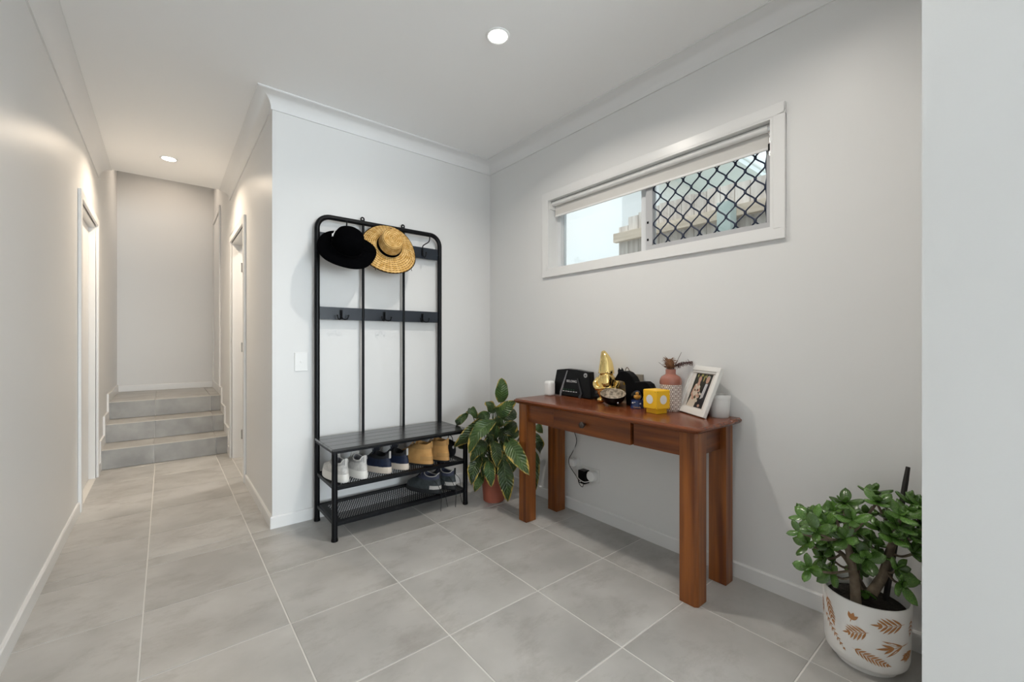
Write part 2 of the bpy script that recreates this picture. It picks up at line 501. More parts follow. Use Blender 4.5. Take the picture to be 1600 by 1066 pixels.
# ------------------------------------------------------------------ walls and ceiling
D0, D1, DH = 3.985, 4.845, 2.055                     # hall doors along Y
g = G()
g.box(XL - 0.1, XL, Y0 - 0.1, D0, 0, 3.3); g.box(XL - 0.1, XL, D1, YE + 0.1, 0, 3.3); g.box(XL - 0.1, XL, D0, D1, DH, 3.3)
struct(put('wall_left', g, paint), 'long white left wall running into the hallway')
g = G(); g.box(XA, XR + 0.16, YB, YB + 0.1, 0, HC)
struct(put('wall_back', g, paint), 'white wall behind the coat rack')
g = G()
g.box(XA, XA + 0.1, YB + 0.1, D0, 0, HC); g.box(XA, XA + 0.1, D1, YE + 0.1, 0, 3.3); g.box(XA, XA + 0.1, D0, D1, DH, HC);
struct(put('wall_hall', g, paint), 'white right hand wall of the hallway')
g = G(); g.box(XL - 0.1, XA + 0.1, YE, YE + 0.1, 0, 3.3)
struct(put('wall_end', g, paint), 'white end wall above the steps')
WY0, WY1, WZ0, WZ1 = 0.733, 2.178, 1.618, 2.122
g = G(); t = 0.16
g.box(XR, XR + t, -0.1, WY0, 0, HC); g.box(XR, XR + t, WY1, YB, 0, HC); g.box(XR, XR + t, WY0, WY1, 0, WZ0); g.box(XR, XR + t, WY0, WY1, WZ1, HC)
struct(put('wall_right', g, paint), 'white wall with the high window above the console table')
g = G(); g.box(XN, XR, -0.1, YN, 0, HC); g.box(XR + t, XS + 0.1, -0.1, 0.0, 0, HC)
struct(put('wall_entry', g, paint), 'white wall end in the right foreground')
g = G(); g.box(XS, XS + 0.1, Y0, -0.1, 0, HC)
struct(put('wall_side', g, paint))
g = G(); g.box(XL, -0.45 + 0.05, Y0 - 0.1, Y0, 0, HC); g.box(-0.4, 2.5, Y0 - 0.1, Y0, 2.32, HC); g.box(2.5, XS + 0.1, Y0 - 0.1, Y0, 0, HC)
struct(put('wall_front', g, paint))
g = G()
for x in (-0.4, 0.56, 1.5, 2.44): g.box(x, x + 0.06, Y0 - 0.06, Y0 - 0.01, 0, 2.32)
g.box(-0.4, 2.5, Y0 - 0.06, Y0 - 0.01, 2.26, 2.32); g.box(-0.4, 2.5, Y0 - 0.06, Y0 - 0.01, 0, 0.05)
d3 = struct(put('door_3', g, alum)); g = G(); g.box(-0.4, 2.5, Y0 - 0.04, Y0 - 0.035, 0.05, 2.26); put('pane', g, glass, d3)
g = G(); g.box(XA + 0.1, XR + 0.16, YC, YC + 0.1, 0, HC); g.box(XR, XR + 0.16, YB + 0.1, YC, 0, HC)
struct(put('wall_room', g, paint))
g = G(); g.box(XL - 0.1, XS + 0.1, Y0 - 0.1, 0.0, HC, HC + 0.1); g.box(XL - 0.1, XR + 0.16, 0.0, YC, HC, HC + 0.1); g.box(XA + 0.1, XR + 0.16, YC, YC + 0.1, HC, HC + 0.1); g.box(XL - 0.1, XA + 0.1, YC - 0.1, YC, HC + 0.1, 3.3); g.box(XL - 0.1, XA + 0.1, YC - 0.1, YE + 0.1, 3.3, 3.4)
struct(put('ceiling', g, ceilpaint), 'white plasterboard ceiling')

def sweep(path, prof, side):
    """profile (offset from the wall, z) swept along a 2D path with mitred corners; side = +1 left of travel, -1 right"""
    P = [Vector(p) for p in path]; n = len(P); vs = []; fs = []; k = len(prof)
    def nrm(a, b):
        d = (b - a).normalized(); return Vector((-d.y, d.x)) * side
    for i in range(n):
        n1 = nrm(P[i - 1], P[i]) if i else None
        n2 = nrm(P[i], P[i + 1]) if i < n - 1 else None
        if n1 is None: m = n2
        elif n2 is None: m = n1
        else: m = (n1 + n2) / (1 + n1.dot(n2))
        for o, z in prof: vs.append((P[i].x + m.x * o, P[i].y + m.y * o, z))
    for i in range(n - 1):
        for j in range(k): fs.append((i * k + j, i * k + (j + 1) % k, (i + 1) * k + (j + 1) % k, (i + 1) * k + j))
    fs.append(tuple(range(k))); fs.append(tuple((n - 1) * k + j for j in range(k)))
    return G().add(vs, fs)

w = 0.088
cove = [(0, HC - w), (0.008, HC - w), (0.008, HC - w + 0.006)]
for i in range(0, 7):
    a = pi / 2 * i / 6
    cove.append((0.008 + (w - 0.014) * (1 - cos(a)), HC - w + 0.006 + (w - 0.014) * sin(a)))
cove += [(w - 0.006, HC - 0.006), (w, HC - 0.006), (w, HC), (0, HC)]
struct(put('trim_1', sweep([(XL, Y0), (XL, YC)], cove, -1), cornicep, smooth=35), 'white cove cornice along the left wall')
struct(put('trim_2', sweep([(XA, YC), (XA, YB), (XR, YB), (XR, YN), (XN, YN), (XN, -0.1), (XS, -0.1), (XS, Y0)], cove, -1), cornicep, smooth=35), 'white cove cornice around the room')
bh = 0.072
skirt = [(0, 0), (0.012, 0), (0.012, bh - 0.006), (0.008, bh), (0, bh)]
AW = 0.062
struct(put('baseboard_left', sweep([(XL, Y0), (XL, D0 - AW)], skirt, -1), gloss), 'white skirting along the left wall')
struct(put('baseboard_right', sweep([(XA, D0 - AW), (XA, YB), (XR, YB), (XR, YN), (XN, YN), (XN, -0.1), (XS, -0.1), (XS, Y0)], skirt, -1), gloss), 'white skirting around the room')
struct(put('baseboard_end', sweep([(XL + 0.012, YE), (XA - 0.012, YE)], [(o, z + ZST[2]) for o, z in skirt], -1), gloss), 'white skirting above the steps')
def stair_skirt(name, x0, x1, lab):
    h = 0.085; y_s = D1 + AW
    poly = [(y_s, 0), (YST[0], 0), (YST[0], ZST[0]), (YST[1], ZST[0]), (YST[1], ZST[1]), (YST[2], ZST[1]), (YST[2], ZST[2]), (YE, ZST[2]),
            (YE, ZST[2] + h), (YST[2] - 0.05, ZST[2] + h), (YST[2] - 0.05, ZST[1] + h), (YST[1] - 0.05, ZST[1] + h), (YST[1] - 0.05, ZST[0] + h), (YST[0] - 0.05, ZST[0] + h), (YST[0] - 0.05, h), (y_s, h)]
    g = G(); g.prism(poly, lambda u, v, d: (d, u, v), x0, x1)
    struct(put(name, g, gloss), lab)
stair_skirt('trim_3', XL, XL + 0.014, 'white stepped skirting left of the steps')
stair_skirt('trim_4', XA - 0.014, XA, 'white stepped skirting right of the steps')

def architrave(name, x, inner, lab, y0=D0, y1=D1, z0=0, zt=DH):
    """frame around a door opening on wall face x; inner = direction into the hall"""
    g = G(); a, b = sorted((x, x + inner * 0.018))
    g.box(a, b, y0 - AW, y0 - 0.006, z0, zt + AW); g.box(a, b, y1 + 0.006, y1 + AW, z0, zt + AW); g.box(a, b, y0 - 0.006, y1 + 0.006, zt + 0.006, zt + AW)
    return struct(put(name, g, gloss, bevel=0.004), lab)
architrave('trim_5', XL, 1, 'white architrave of the left hallway door')
architrave('trim_6', XA, -1, 'white architrave of the right hallway doorway')
architrave('trim_7', XA, -1, 'white architrave on the landing', 5.95, 6.7, ZST[2], ZST[2] + 2.1)
def jamb(g, x0, x1):
    g.box(x0, x1, D0 - 0.008, D0 + 0.014, 0, DH); g.box(x0, x1, D1 - 0.014, D1 + 0.008, 0, DH); g.box(x0, x1, D0 + 0.014, D1 - 0.014, DH - 0.014, DH + 0.008)
    return g
d1 = struct(put('door_1', jamb(G(), XL - 0.1, XL), gloss), 'closed white door in the left hallway wall')
g = G(); g.box(XL - 0.075, XL - 0.04, D0 + 0.017, D1 - 0.019, 0.004, DH - 0.018); put('door_leaf', g, doorpaint, d1)
g = G(); g.box(XL - 0.10, XL - 0.078, D1 - 0.019, D1 - 0.014, 0, DH - 0.018); put('door_gap_shade', g, blackp, d1)  # black strip stands in for the shade in the gap beside the leaf
g = G(); g.lathe([(0.026, 0), (0.026, 0.006), (0.01, 0.008), (0.01, 0.03)], 16, m=0, cap0=True, cap1=True)
g.xf(Matrix.Translation((XL - 0.04, D0 + 0.08, 1.0)) @ Matrix.Rotation(pi / 2, 4, 'Y'))
g.box(XL - 0.022, XL - 0.012, D0 + 0.07, D0 + 0.18, 0.99, 1.01); put('door_handle', g, chrome, d1)
d2 = struct(put('door_2', jamb(G(), XA, XA + 0.1), gloss), 'open white door of the right hallway room')
g = G(); g.box(XA + 0.105, XA + 0.9, D1 - 0.052, D1 - 0.017, 0.004, DH - 0.018); put('door_leaf', g, doorpaint, d2)
for z in (0.22, 1.06, 1.83):
    g = G(); g.box(XA + 0.072, XA + 0.1, D1 - 0.0165, D1 - 0.013, z - 0.045, z + 0.045); g.tube([(XA + 0.102, D1 - 0.012, z - 0.045), (XA + 0.102, D1 - 0.012, z + 0.045)], 0.006, 8)
    put('hinge', g, chrome, d2)
g = G(); g.box(XA - 0.005, XA, 5.956, 6.694, ZST[2], ZST[2] + 2.1)
struct(put('door_4', g, doorpaint), 'closed white door on the landing')

# measured positions of leaves, trunks and the horse outline (world metres)
LILY = [
 ((1.833, 2.373, 0.687), (1.840, 2.367, 0.874), 0.085, 0.020),
 ((1.773, 2.358, 0.622), (1.839, 2.213, 0.731), 0.090, 0.060),
 ((1.823, 2.446, 0.605), (1.799, 2.504, 0.694), 0.070, 0.020),
 ((1.694, 2.422, 0.572), (1.527, 2.494, 0.415), 0.085, 0.070),
 ((1.728, 2.304, 0.580), (1.545, 2.350, 0.408), 0.100, 0.060),
 ((1.720, 2.504, 0.581), (1.675, 2.579, 0.621), 0.060, 0.040),
 ((1.679, 2.563, 0.600), (1.630, 2.642, 0.517), 0.050, 0.050),
 ((1.692, 2.359, 0.434), (1.567, 2.357, 0.339), 0.085, 0.050),
 ((1.694, 2.280, 0.448), (1.680, 2.214, 0.303), 0.075, 0.040),
 ((1.705, 2.129, 0.479), (1.682, 1.903, 0.345), 0.100, 0.040),
 ((1.648, 2.369, 0.337), (1.560, 2.338, 0.186), 0.080, 0.040),
 ((1.666, 2.290, 0.322), (1.651, 2.238, 0.178), 0.070, 0.030),
 ((1.740, 2.230, 0.331), (1.723, 2.153, 0.097), 0.095, 0.050),
 ((1.688, 2.388, 0.217), (1.622, 2.390, 0.109), 0.060, 0.030),
 ((1.991, 2.244, 0.476), (2.066, 2.209, 0.329), 0.070, 0.050),
 ((2.000, 2.211, 0.350), (2.013, 2.226, 0.065), 0.085, 0.040),
 ((2.055, 2.257, 0.512), (2.123, 2.201, 0.474), 0.060, 0.040),
 ((1.848, 2.361, 0.568), (1.959, 2.348, 0.621), 0.080, 0.040),
 ((1.828, 2.351, 0.481), (1.949, 2.330, 0.545), 0.085, 0.040),
 ((1.884, 2.357, 0.442), (1.967, 2.328, 0.481), 0.070, 0.040),
 ((1.700, 2.379, 0.326), (1.665, 2.355, 0.210), 0.075, 0.030),
 ((1.794, 2.340, 0.338), (1.787, 2.282, 0.272), 0.070, 0.030),
 ((1.867, 2.319, 0.309), (1.865, 2.269, 0.221), 0.070, 0.040),
 ((1.785, 2.438, 0.600), (1.710, 2.499, 0.574), 0.070, 0.050),
 ((1.758, 2.409, 0.471), (1.727, 2.382, 0.400), 0.060, 0.030),
 ((2.000, 2.288, 0.375), (2.094, 2.238, 0.236), 0.080, 0.050),
 ((1.836, 2.345, 0.390), (1.779, 2.353, 0.358), 0.060, 0.030),
 ((1.831, 2.413, 0.378), (1.917, 2.382, 0.319), 0.070, 0.040),
 ((1.579, 2.541, 0.398), (1.623, 2.480, 0.382), 0.040, 0.010),
 ((1.827, 2.417, 0.521), (1.770, 2.425, 0.426), 0.080, 0.030),
 ((1.855, 2.420, 0.486), (1.899, 2.358, 0.378), 0.085, 0.030),
 ((1.809, 2.444, 0.437), (1.752, 2.452, 0.342), 0.080, 0.030),
 ((1.853, 2.383, 0.421), (1.888, 2.329, 0.304), 0.080, 0.030),
 ((1.827, 2.417, 0.378), (1.785, 2.412, 0.253), 0.080, 0.030),
 ((1.861, 2.427, 0.588), (1.823, 2.446, 0.486), 0.080, 0.030),
 ((1.900, 2.409, 0.534), (1.941, 2.362, 0.464), 0.080, 0.030),
 ((1.791, 2.472, 0.517), (1.722, 2.516, 0.458), 0.080, 0.040),
 ((1.764, 2.468, 0.378), (1.718, 2.493, 0.288), 0.080, 0.030),
 ((1.875, 2.378, 0.337), (1.932, 2.318, 0.237), 0.080, 0.030)]
JADE = [
 (1.819, 0.529, 0.478),
 (1.749, 0.486, 0.499),
 (1.872, 0.494, 0.479),
 (1.665, 0.454, 0.492),
 (1.798, 0.468, 0.435),
 (1.683, 0.508, 0.465),
 (1.795, 0.516, 0.388),
 (1.666, 0.475, 0.360),
 (1.855, 0.483, 0.335),
 (1.802, 0.450, 0.399),
 (1.892, 0.460, 0.317),
 (1.790, 0.444, 0.312),
 (1.817, 0.412, 0.560),
 (1.903, 0.425, 0.501),
 (1.922, 0.454, 0.451),
 (1.832, 0.385, 0.476),
 (1.998, 0.389, 0.476),
 (2.007, 0.373, 0.561),
 (1.844, 0.331, 0.581),
 (1.968, 0.330, 0.540),
 (1.990, 0.334, 0.488),
 (1.992, 0.388, 0.392),
 (1.952, 0.356, 0.396),
 (1.806, 0.352, 0.396),
 (1.916, 0.347, 0.377),
 (1.880, 0.286, 0.508),
 (1.859, 0.296, 0.471),
 (1.906, 0.266, 0.479),
 (1.945, 0.255, 0.572),
 (1.898, 0.260, 0.554),
 (1.924, 0.250, 0.469),
 (1.923, 0.250, 0.416),
 (1.891, 0.287, 0.358),
 (1.875, 0.274, 0.320),
 (1.881, 0.366, 0.251),
 (1.836, 0.380, 0.411),
 (1.779, 0.383, 0.521),
 (1.771, 0.401, 0.456),
 (1.975, 0.406, 0.276),
 (1.888, 0.459, 0.498),
 (1.897, 0.335, 0.475),
 (1.864, 0.276, 0.547),
 (1.940, 0.239, 0.532),
 (1.937, 0.228, 0.501),
 (1.951, 0.220, 0.450),
 (1.940, 0.234, 0.569),
 (1.781, 0.457, 0.481)]
TRUNKS = [[(1.825, 0.383, 0.221), (1.821, 0.386, 0.297), (1.808, 0.397, 0.399), (1.795, 0.407, 0.443)],
 [(1.892, 0.354, 0.249), (1.923, 0.328, 0.315), (1.943, 0.312, 0.404), (1.960, 0.298, 0.441)],
 [(1.941, 0.378, 0.212), (1.924, 0.393, 0.258), (1.882, 0.426, 0.349), (1.841, 0.460, 0.387)]]
STAKE = [(1.968, 0.330, 0.209), (2.030, 0.280, 0.676)]
HORSE = [(1.504, 0.959), (1.493, 0.946), (1.454, 0.951), (1.430, 0.943), (1.404, 0.922), (1.386, 0.893), (1.353, 0.899), (1.321, 0.900), (1.298, 0.888), (1.286, 0.866), (1.284, 0.827), (1.286, 0.769), (1.329, 0.764), (1.333, 0.822), (1.387, 0.817), (1.393, 0.756), (1.446, 0.750), (1.449, 0.833), (1.451, 0.870), (1.459, 0.890), (1.484, 0.894), (1.520, 0.892), (1.527, 0.901), (1.516, 0.915), (1.503, 0.935)]

# ------------------------------------------------------------------ window
win = struct(put('window_1', G().box(XR + 0.085, XR + 0.145, WY0 + 0.012, WY1 - 0.012, WZ0 + 0.012, WZ0 + 0.035)
    .box(XR + 0.085, XR + 0.145, WY0 + 0.012, WY1 - 0.012, WZ1 - 0.035, WZ1 - 0.012)
    .box(XR + 0.085, XR + 0.145, WY0 + 0.012, WY0 + 0.04, WZ0 + 0.035, WZ1 - 0.035)
    .box(XR + 0.085, XR + 0.145, WY1 - 0.04, WY1 - 0.012, WZ0 + 0.035, WZ1 - 0.035), alum, at=(XR, 1.45, WZ0)), 'wide high sliding window with half a diamond security screen')
cw = 0.048
def ring4(x0, x1, ya, yb, za, zb, w):
    g = G()
    g.box(x0, x1, ya, yb, za, za + w); g.box(x0, x1, ya, yb, zb - w, zb); g.box(x0, x1, ya, ya + w, za + w, zb - w); g.box(x0, x1, yb - w, yb, za + w, zb - w)
    return g
put('casing', ring4(XR - 0.016, XR, WY0 - cw, WY1 + cw, WZ0 - cw, WZ1 + cw, cw), gloss, win, bevel=0.003)
put('reveal', ring4(XR - 0.014, XR + 0.15, WY0, WY1, WZ0, WZ1, 0.012), gloss, win)
YM = 1.445
g = G(); g.box(XR + 0.088, XR + 0.14, YM - 0.014, YM + 0.03, WZ0 + 0.035, WZ1 - 0.035); put('mullion', g, alum, win)
g = G(); g.box(XR + 0.118, XR + 0.122, YM + 0.026, WY1 - 0.04, WZ0 + 0.035, WZ1 - 0.035); put('pane', g, glass, win)
sash = put('sash_frame', ring4(XR + 0.122, XR + 0.138, WY0 + 0.035, YM - 0.01, WZ0 + 0.03, WZ1 - 0.03, 0.028), alum, win)
g = G(); g.box(XR + 0.128, XR + 0.132, WY0 + 0.06, YM - 0.036, WZ0 + 0.056, WZ1 - 0.056); put('pane', g, glass, sash)
scr = put('security_screen', ring4(XR + 0.062, XR + 0.084, WY0 + 0.012, YM - 0.018, WZ0 + 0.012, WZ1 - 0.012, 0.042), alumgrey, win, bevel=0.002)
for z in (1.70, 1.80):
    g = G(); g.box(XR + 0.058, XR + 0.062, YM - 0.036, YM - 0.027, z, z + 0.012); put('screen_rivet', g, blackp, scr)
# diamond strands: S-curved bars meeting at nodes
sy0, sy1, sz0, sz1 = WY0 + 0.054, YM - 0.060, WZ0 + 0.054, WZ1 - 0.054
hp, vp = 0.0455, 0.1005
ncol = int((sy1 - sy0) / hp) + 1
zn = sz0 - 0.08
for k in range(ncol):
    for sgn in (1,):
        ya = sy1 - k * hp; pts = []
        # one zigzag strand between column k and k+1
        yb2 = ya - hp
        if yb2 < sy0 - 0.004: yb2 = sy0
        m_ = 0; z = zn + (vp / 2 if k % 2 else 0)
        side = 0
        while z < sz1 + vp:
            for t in range(6):
                u = t / 6; e = u * u * (3 - 2 * u); e = 0.15 * u + 0.85 * e
                y = ya + (yb2 - ya) * (e if side == 0 else 1 - e)
                pts.append((XR + 0.073, y, z + u * vp / 2))
            z += vp / 2; side = 1 - side
        pts = [p for p in pts if sz0 - 0.006 <= p[2] <= sz1 + 0.006]
        if len(pts) > 1:
            q = G(); q.tube(pts, 0.0040, 6); put('strand', q, navy_grille, scr, smooth=60)
q = G()
for k in range(ncol + 1):
    z = zn + (vp / 2 if k % 2 else 0)
    while z < sz1:
        y = sy1 - k * hp
        if sz0 < z and y > sy0 - 0.005: q.ell((XR + 0.073, y, z), (0.0055, 0.0075, 0.0115), 8, 6)
        z += vp
put('strand_joint', q, navy_grille, scr, smooth=60)

# roller blind
bl = thing('roller_blind', 'white roller blind drawn down over the top of the high window', 'blind', (XR + 0.03, 1.45, WZ1 - 0.012))
bx = XR + 0.030; bz = WZ1 - 0.030
g = G(); g.tube([(bx, WY0 + 0.03, bz), (bx, WY1 - 0.02, bz)], 0.0170, 20); put('roller_tube', g, whitep, bl, smooth=40)
g = G(); g.box(bx + 0.0160, bx + 0.0170, WY0 + 0.036, WY1 - 0.026, 2.008, bz); put('fabric', g, fabricw, bl)
g = G(); g.box(bx + 0.012, bx + 0.021, WY0 + 0.036, WY1 - 0.026, 2.0, 2.013); put('bottom_rail', g, whitep, bl, bevel=0.002)
for y in (WY0 + 0.0125, WY1 - 0.0185):
    g = G(); g.box(bx - 0.026, bx + 0.026, y, y + 0.006, WZ1 - 0.07, WZ1 - 0.0125); put('bracket', g, whitep, bl)
g = G(); g.lathe([(0.024, 0), (0.024, 0.01), (0.012, 0.012)], 16, cap0=True, cap1=True); g.xf(Matrix.Translation((bx, WY0 + 0.0195, WZ1 - 0.036)) @ Matrix.Rotation(-pi / 2, 4, 'X')); put('chain_drive', g, chrome, bl, smooth=40)
for sx in (-0.014, 0.014):
    g = G()
    pts_ = [(bx + sx + 0.0016 * (k % 2), WY0 + 0.024, WZ1 - 0.05 - k * 0.0045) for k in range(26)]
    g.tube(pts_, [0.0018 if k % 2 else 0.0009 for k in range(26)], 6); put('bead_chain', g, chrome, bl)
g = G(); g.box(bx - 0.019, bx + 0.019, WY0 + 0.018, WY0 + 0.03, 1.985, 2.016); put('chain_stop', g, blackp, bl, bevel=0.003)

# ------------------------------------------------------------------ outside the window
g = G(); g.box(XS + 0.1, 30, -12, 25, -0.4, -0.3); struct(put('ground', g, grassm), 'ground of the side yard outside')
fence = thing('paling_fence', 'weathered timber paling fence outside the high window', 'fence', (3.0, 1.2, -0.3))
y = 2.25; i = 0
pal = {}
while y > -1.2:
    wd = 0.088 + 0.006 * random.random(); top = 2.10 + (0.055 if i > 0 else 0) + random.uniform(-0.008, 0.008) + 0.012 * min(i, 4)
    q = G(); q.box(3.02, 3.036, y - wd, y, -0.3, top); put('paling', q, palem, fence)
    y -= wd + 0.006; i += 1
q = G(); q.box(2.975, 3.02, -1.3, 2.276, 1.962, 2.036); put('rail', q, railm, fence)
q = G(); q.box(2.975, 3.02, -1.3, 2.276, 0.9, 0.975); put('rail', q, railm, fence)
for yy in (1.262, -0.9): q = G(); q.box(2.885, 2.974, yy, yy + 0.09, -0.3, 2.05); put('post', q, postm, fence)
hs = thing('neighbour_house', 'pale rendered neighbouring house beyond the paling fence', 'house', (5.5, 4.5, -0.3))
q = G(); q.box(4.55, 9, 3.17, 9, -0.3, 4.6); put('wall', q, rendered, hs)
q = G(); q.box(4.3, 9.5, 2.66, 3.16, -0.3, 3.0); put('wing_wall', q, rendered, hs)
q = G(); q.box(4.1, 9.5, 1.95, 3.16, 3.0, 3.05); put('soffit', q, roofsheet, hs)
q = G(); q.box(4.1, 9.5, 1.93, 2.0, 3.05, 3.2); put('gutter', q, roofsheet, hs, bevel=0.02)
for k in range(12):
    q = G(); q.tube([(4.1 + k * 0.45, 1.95, 3.2), (4.1 + k * 0.45, 3.1, 3.5)], 0.03, 6); put('roof_rib', q, roofsheet, hs)
q = G(); q.prism([(1.95, 3.2), (3.16, 3.5), (3.16, 3.2)], lambda u, v, d: (d, u, v), 4.1, 9.5); put('roof', q, roofsheet, hs)

# ------------------------------------------------------------------ recessed downlights, with unseen fill lamps added
def downlight(x, y, label, power, group='recessed ceiling downlights', tint=(1.0, 0.93, 0.84), z=HC):
    t = thing('downlight', label, 'light', (x, y, z), group)
    g = G(); g.lathe([(0.046, -0.0035), (0.052, -0.006), (0.058, -0.003), (0.058, 0.0)], 32, c=(x, y, z)); put('trim_ring', g, gloss, t, smooth=40)
    g = G(); g.lathe([(0.001, -0.0042), (0.03, -0.0042), (0.0465, -0.0035)], 32, c=(x, y, z)); put('diffuser', g, bulb, t, smooth=40)
    l = bpy.data.lights.new('downlight_beam', 'AREA'); l.shape = 'DISK'; l.size = 0.085; l.energy = power; l.color = tint; l.spread = radians(150)
    o = bpy.data.objects.new('downlight_beam', l); COL.objects.link(o); o.parent = t; o.location = (0, 0, -0.009)
downlight(1.243, 1.631, 'round ceiling downlight above the room, right of the coat rack', 7.2)
downlight(1.35, 0.62, 'added fill downlight, out of view in the ceiling above the jade plant', 2.8)  # unseen lamp added to brighten the near right wall and jade plant
downlight(0.025, 4.405, 'round ceiling downlight in the hallway before the steps', 9.5, tint=(1.0, 0.825, 0.63))
downlight(0.03, 6.25, 'added fill downlight, out of view in the high ceiling over the landing', 2.8, tint=(1.0, 0.83, 0.66), z=3.3)  # made-up lamp, added to lift the dim end wall and treads
downlight(0.95, 4.15, 'round ceiling downlight in the room off the hallway', 6)
downlight(1.75, -3.2, 'added fill downlight, out of view in the room behind the entry wall', 12)  # extra lamp behind the camera, added to even out the fill

# ------------------------------------------------------------------ coat rack with shoe bench
RX0, RX1, RYB, RYF = 0.735, 1.60, 2.824, 2.470
rack = thing('coat_rack', 'black metal coat rack with slatted bench and two shoe shelves', 'coat rack', ((RX0 + RX1) / 2, 2.65, 0))
r = 0.0160; zt = 1.905; cr = 0.078
pts = [(RX0, RYB, 0.02), (RX0, RYB, zt - cr)]
for i in range(1, 8):
    a = pi / 2 * i / 8; pts.append((RX0 + cr - cr * cos(a), RYB, zt - cr + cr * sin(a)))
pts += [(RX0 + cr, RYB, zt)]
pts += [(RX0 + RX1 - x, y, z) for x, y, z in reversed(pts)]
g = G(); g.tube(pts, r, 14); put('main_frame', g, black, rack, smooth=50)
rods = (RX0 + (RX1 - RX0) / 3, RX0 + 2 * (RX1 - RX0) / 3)
for x in rods:
    g = G(); g.tube([(x, RYB, 0.505), (x, RYB, zt)], 0.0088, 10); put('upright_rod', g, black, rack, smooth=50)
    g = G()
    n = 14; R0, R1 = 0.0055, 0.0145
    pol = [(x - R1, zt), (x + R1, zt)] + [(x + R1 * cos(pi * i / n), zt + 0.03 + R1 * sin(pi * i / n)) for i in range(n + 1)]
    # tab with a round screw hole: outer loop bridged to the hole
    N_ = 24; outer = []; inner = []
    for i in range(N_):
        a = 2 * pi * i / N_; inner.append((x + R0 * cos(a), zt + 0.03 + R0 * sin(a)))
        dx, dz = cos(a), sin(a)
        if dz >= 0: outer.append((x + R1 * dx, zt + 0.03 + R1 * dz))
        else:
            k = min(R1 / max(abs(dx), 1e-6), 0.03 / max(-dz, 1e-6)); outer.append((x + dx * k, zt + 0.03 + dz * k))
    vs = [(a, RYB + d, b) for d in (0.010, 0.014) for a, b in outer + inner]; M_ = 2 * N_; fs = []
    for i in range(N_):
        j = (i + 1) % N_
        fs += [(i, j, N_ + j, N_ + i), (M_ + j, M_ + i, M_ + N_ + i, M_ + N_ + j), (i, M_ + i, M_ + j, j), (N_ + j, M_ + N_ + j, M_ + N_ + i, N_ + i)]
    g.add(vs, fs); put('wall_tab', g, black, rack)
for x in (RX0, RX1):
    g = G(); g.tube([(x, RYF, 0.02), (x, RYF, 0.512)], r, 14); put('front_leg', g, black, rack, smooth=50)
for x in (RX0, RX1):
    for y in (RYB, RYF):
        g = G(); g.lathe([(0.0185, 0.0), (0.019, 0.006), (0.0168, 0.018), (0.0168, 0.024)], 16, c=(x, y, 0), cap0=True, cap1=True); put('foot_cap', g, blackp, rack, smooth=50)
bays = [RX0 + (RX1 - RX0) * (k + 0.5) / 3 for k in range(3)]
for nm, z0, z1 in (('upper', 1.722, 1.804), ('lower', 1.256, 1.336)):
    g = G(); g.box(RX0 + 0.008, RX1 - 0.008, RYB - 0.002, RYB + 0.002, z0, z1); pl = put('hook_plate', g, plate_m, rack, label='blue-black steel hook plate')
    for x in bays:
        zm = z0 + 0.04
        if nm == 'upper':
            g = G(); y = RYB - 0.004
            g.box(x - 0.008, x + 0.008, y - 0.003, y, zm - 0.02, zm + 0.03)
            g.tube(bez([(x, y - 0.004, zm + 0.01), (x, y - 0.01, zm - 0.02), (x, y - 0.03, zm - 0.035), (x, y - 0.05, zm - 0.028), (x, y - 0.056, zm - 0.008)], 5), 0.004, 8)
            g.tube(bez([(x, y - 0.004, zm - 0.01), (x, y - 0.006, zm + 0.045), (x, y - 0.035, zm + 0.056), (x, y - 0.088, zm + 0.062), (x, y - 0.108, zm + 0.076), (x, y - 0.112, zm + 0.104)], 5), 0.004, 8)
            g.ell((x, y - 0.112, zm + 0.106), (0.007,) * 3, 8, 6); g.ell((x, y - 0.056, zm - 0.006), (0.006,) * 3, 8, 6)
        else:
            g = G(); y = RYB - 0.004
            g.box(x - 0.009, x + 0.009, y - 0.003, y, zm - 0.03, zm + 0.024)
            for sx in (-1, 1):
                g.tube(bez([(x, y - 0.003, zm + 0.016), (x, y - 0.008, zm - 0.02), (x + sx * 0.012, y - 0.025, zm - 0.038), (x + sx * 0.028, y - 0.036, zm - 0.034), (x + sx * 0.034, y - 0.04, zm - 0.016)], 5), 0.004, 8)
                g.ell((x + sx * 0.034, y - 0.04, zm - 0.014), (0.006,) * 3, 8, 6)
            g.ell((x, y - 0.004, zm + 0.0), (0.006, 0.01, 0.026), 8, 6)
        put('coat_hook', g, black, pl, smooth=50)
# slatted seat
zs = 0.518
ya, yb = RYF - 0.018, RYB + 0.012
nsl = 4; sw = (yb - ya) / nsl
for k in range(nsl):
    g = G(); g.box(RX0 - 0.014, RX1 + 0.014, ya + k * sw + 0.0012, ya + (k + 1) * sw - 0.0012, zs - 0.014, zs); put('seat_slat', g, blackslat, rack, bevel=0.0015)
g = G()
g.box(RX0, RX1, ya + 0.004, ya + 0.02, zs - 0.028, zs - 0.0145); g.box(RX0, RX1, yb - 0.02, yb - 0.004, zs - 0.028, zs - 0.0145)
g.box(RX0 - 0.012, RX0 + 0.006, ya + 0.004, yb - 0.004, zs - 0.028, zs - 0.0145); g.box(RX1 - 0.006, RX1 + 0.012, ya + 0.004, yb - 0.004, zs - 0.028, zs - 0.0145)
put('seat_frame', g, black, rack)
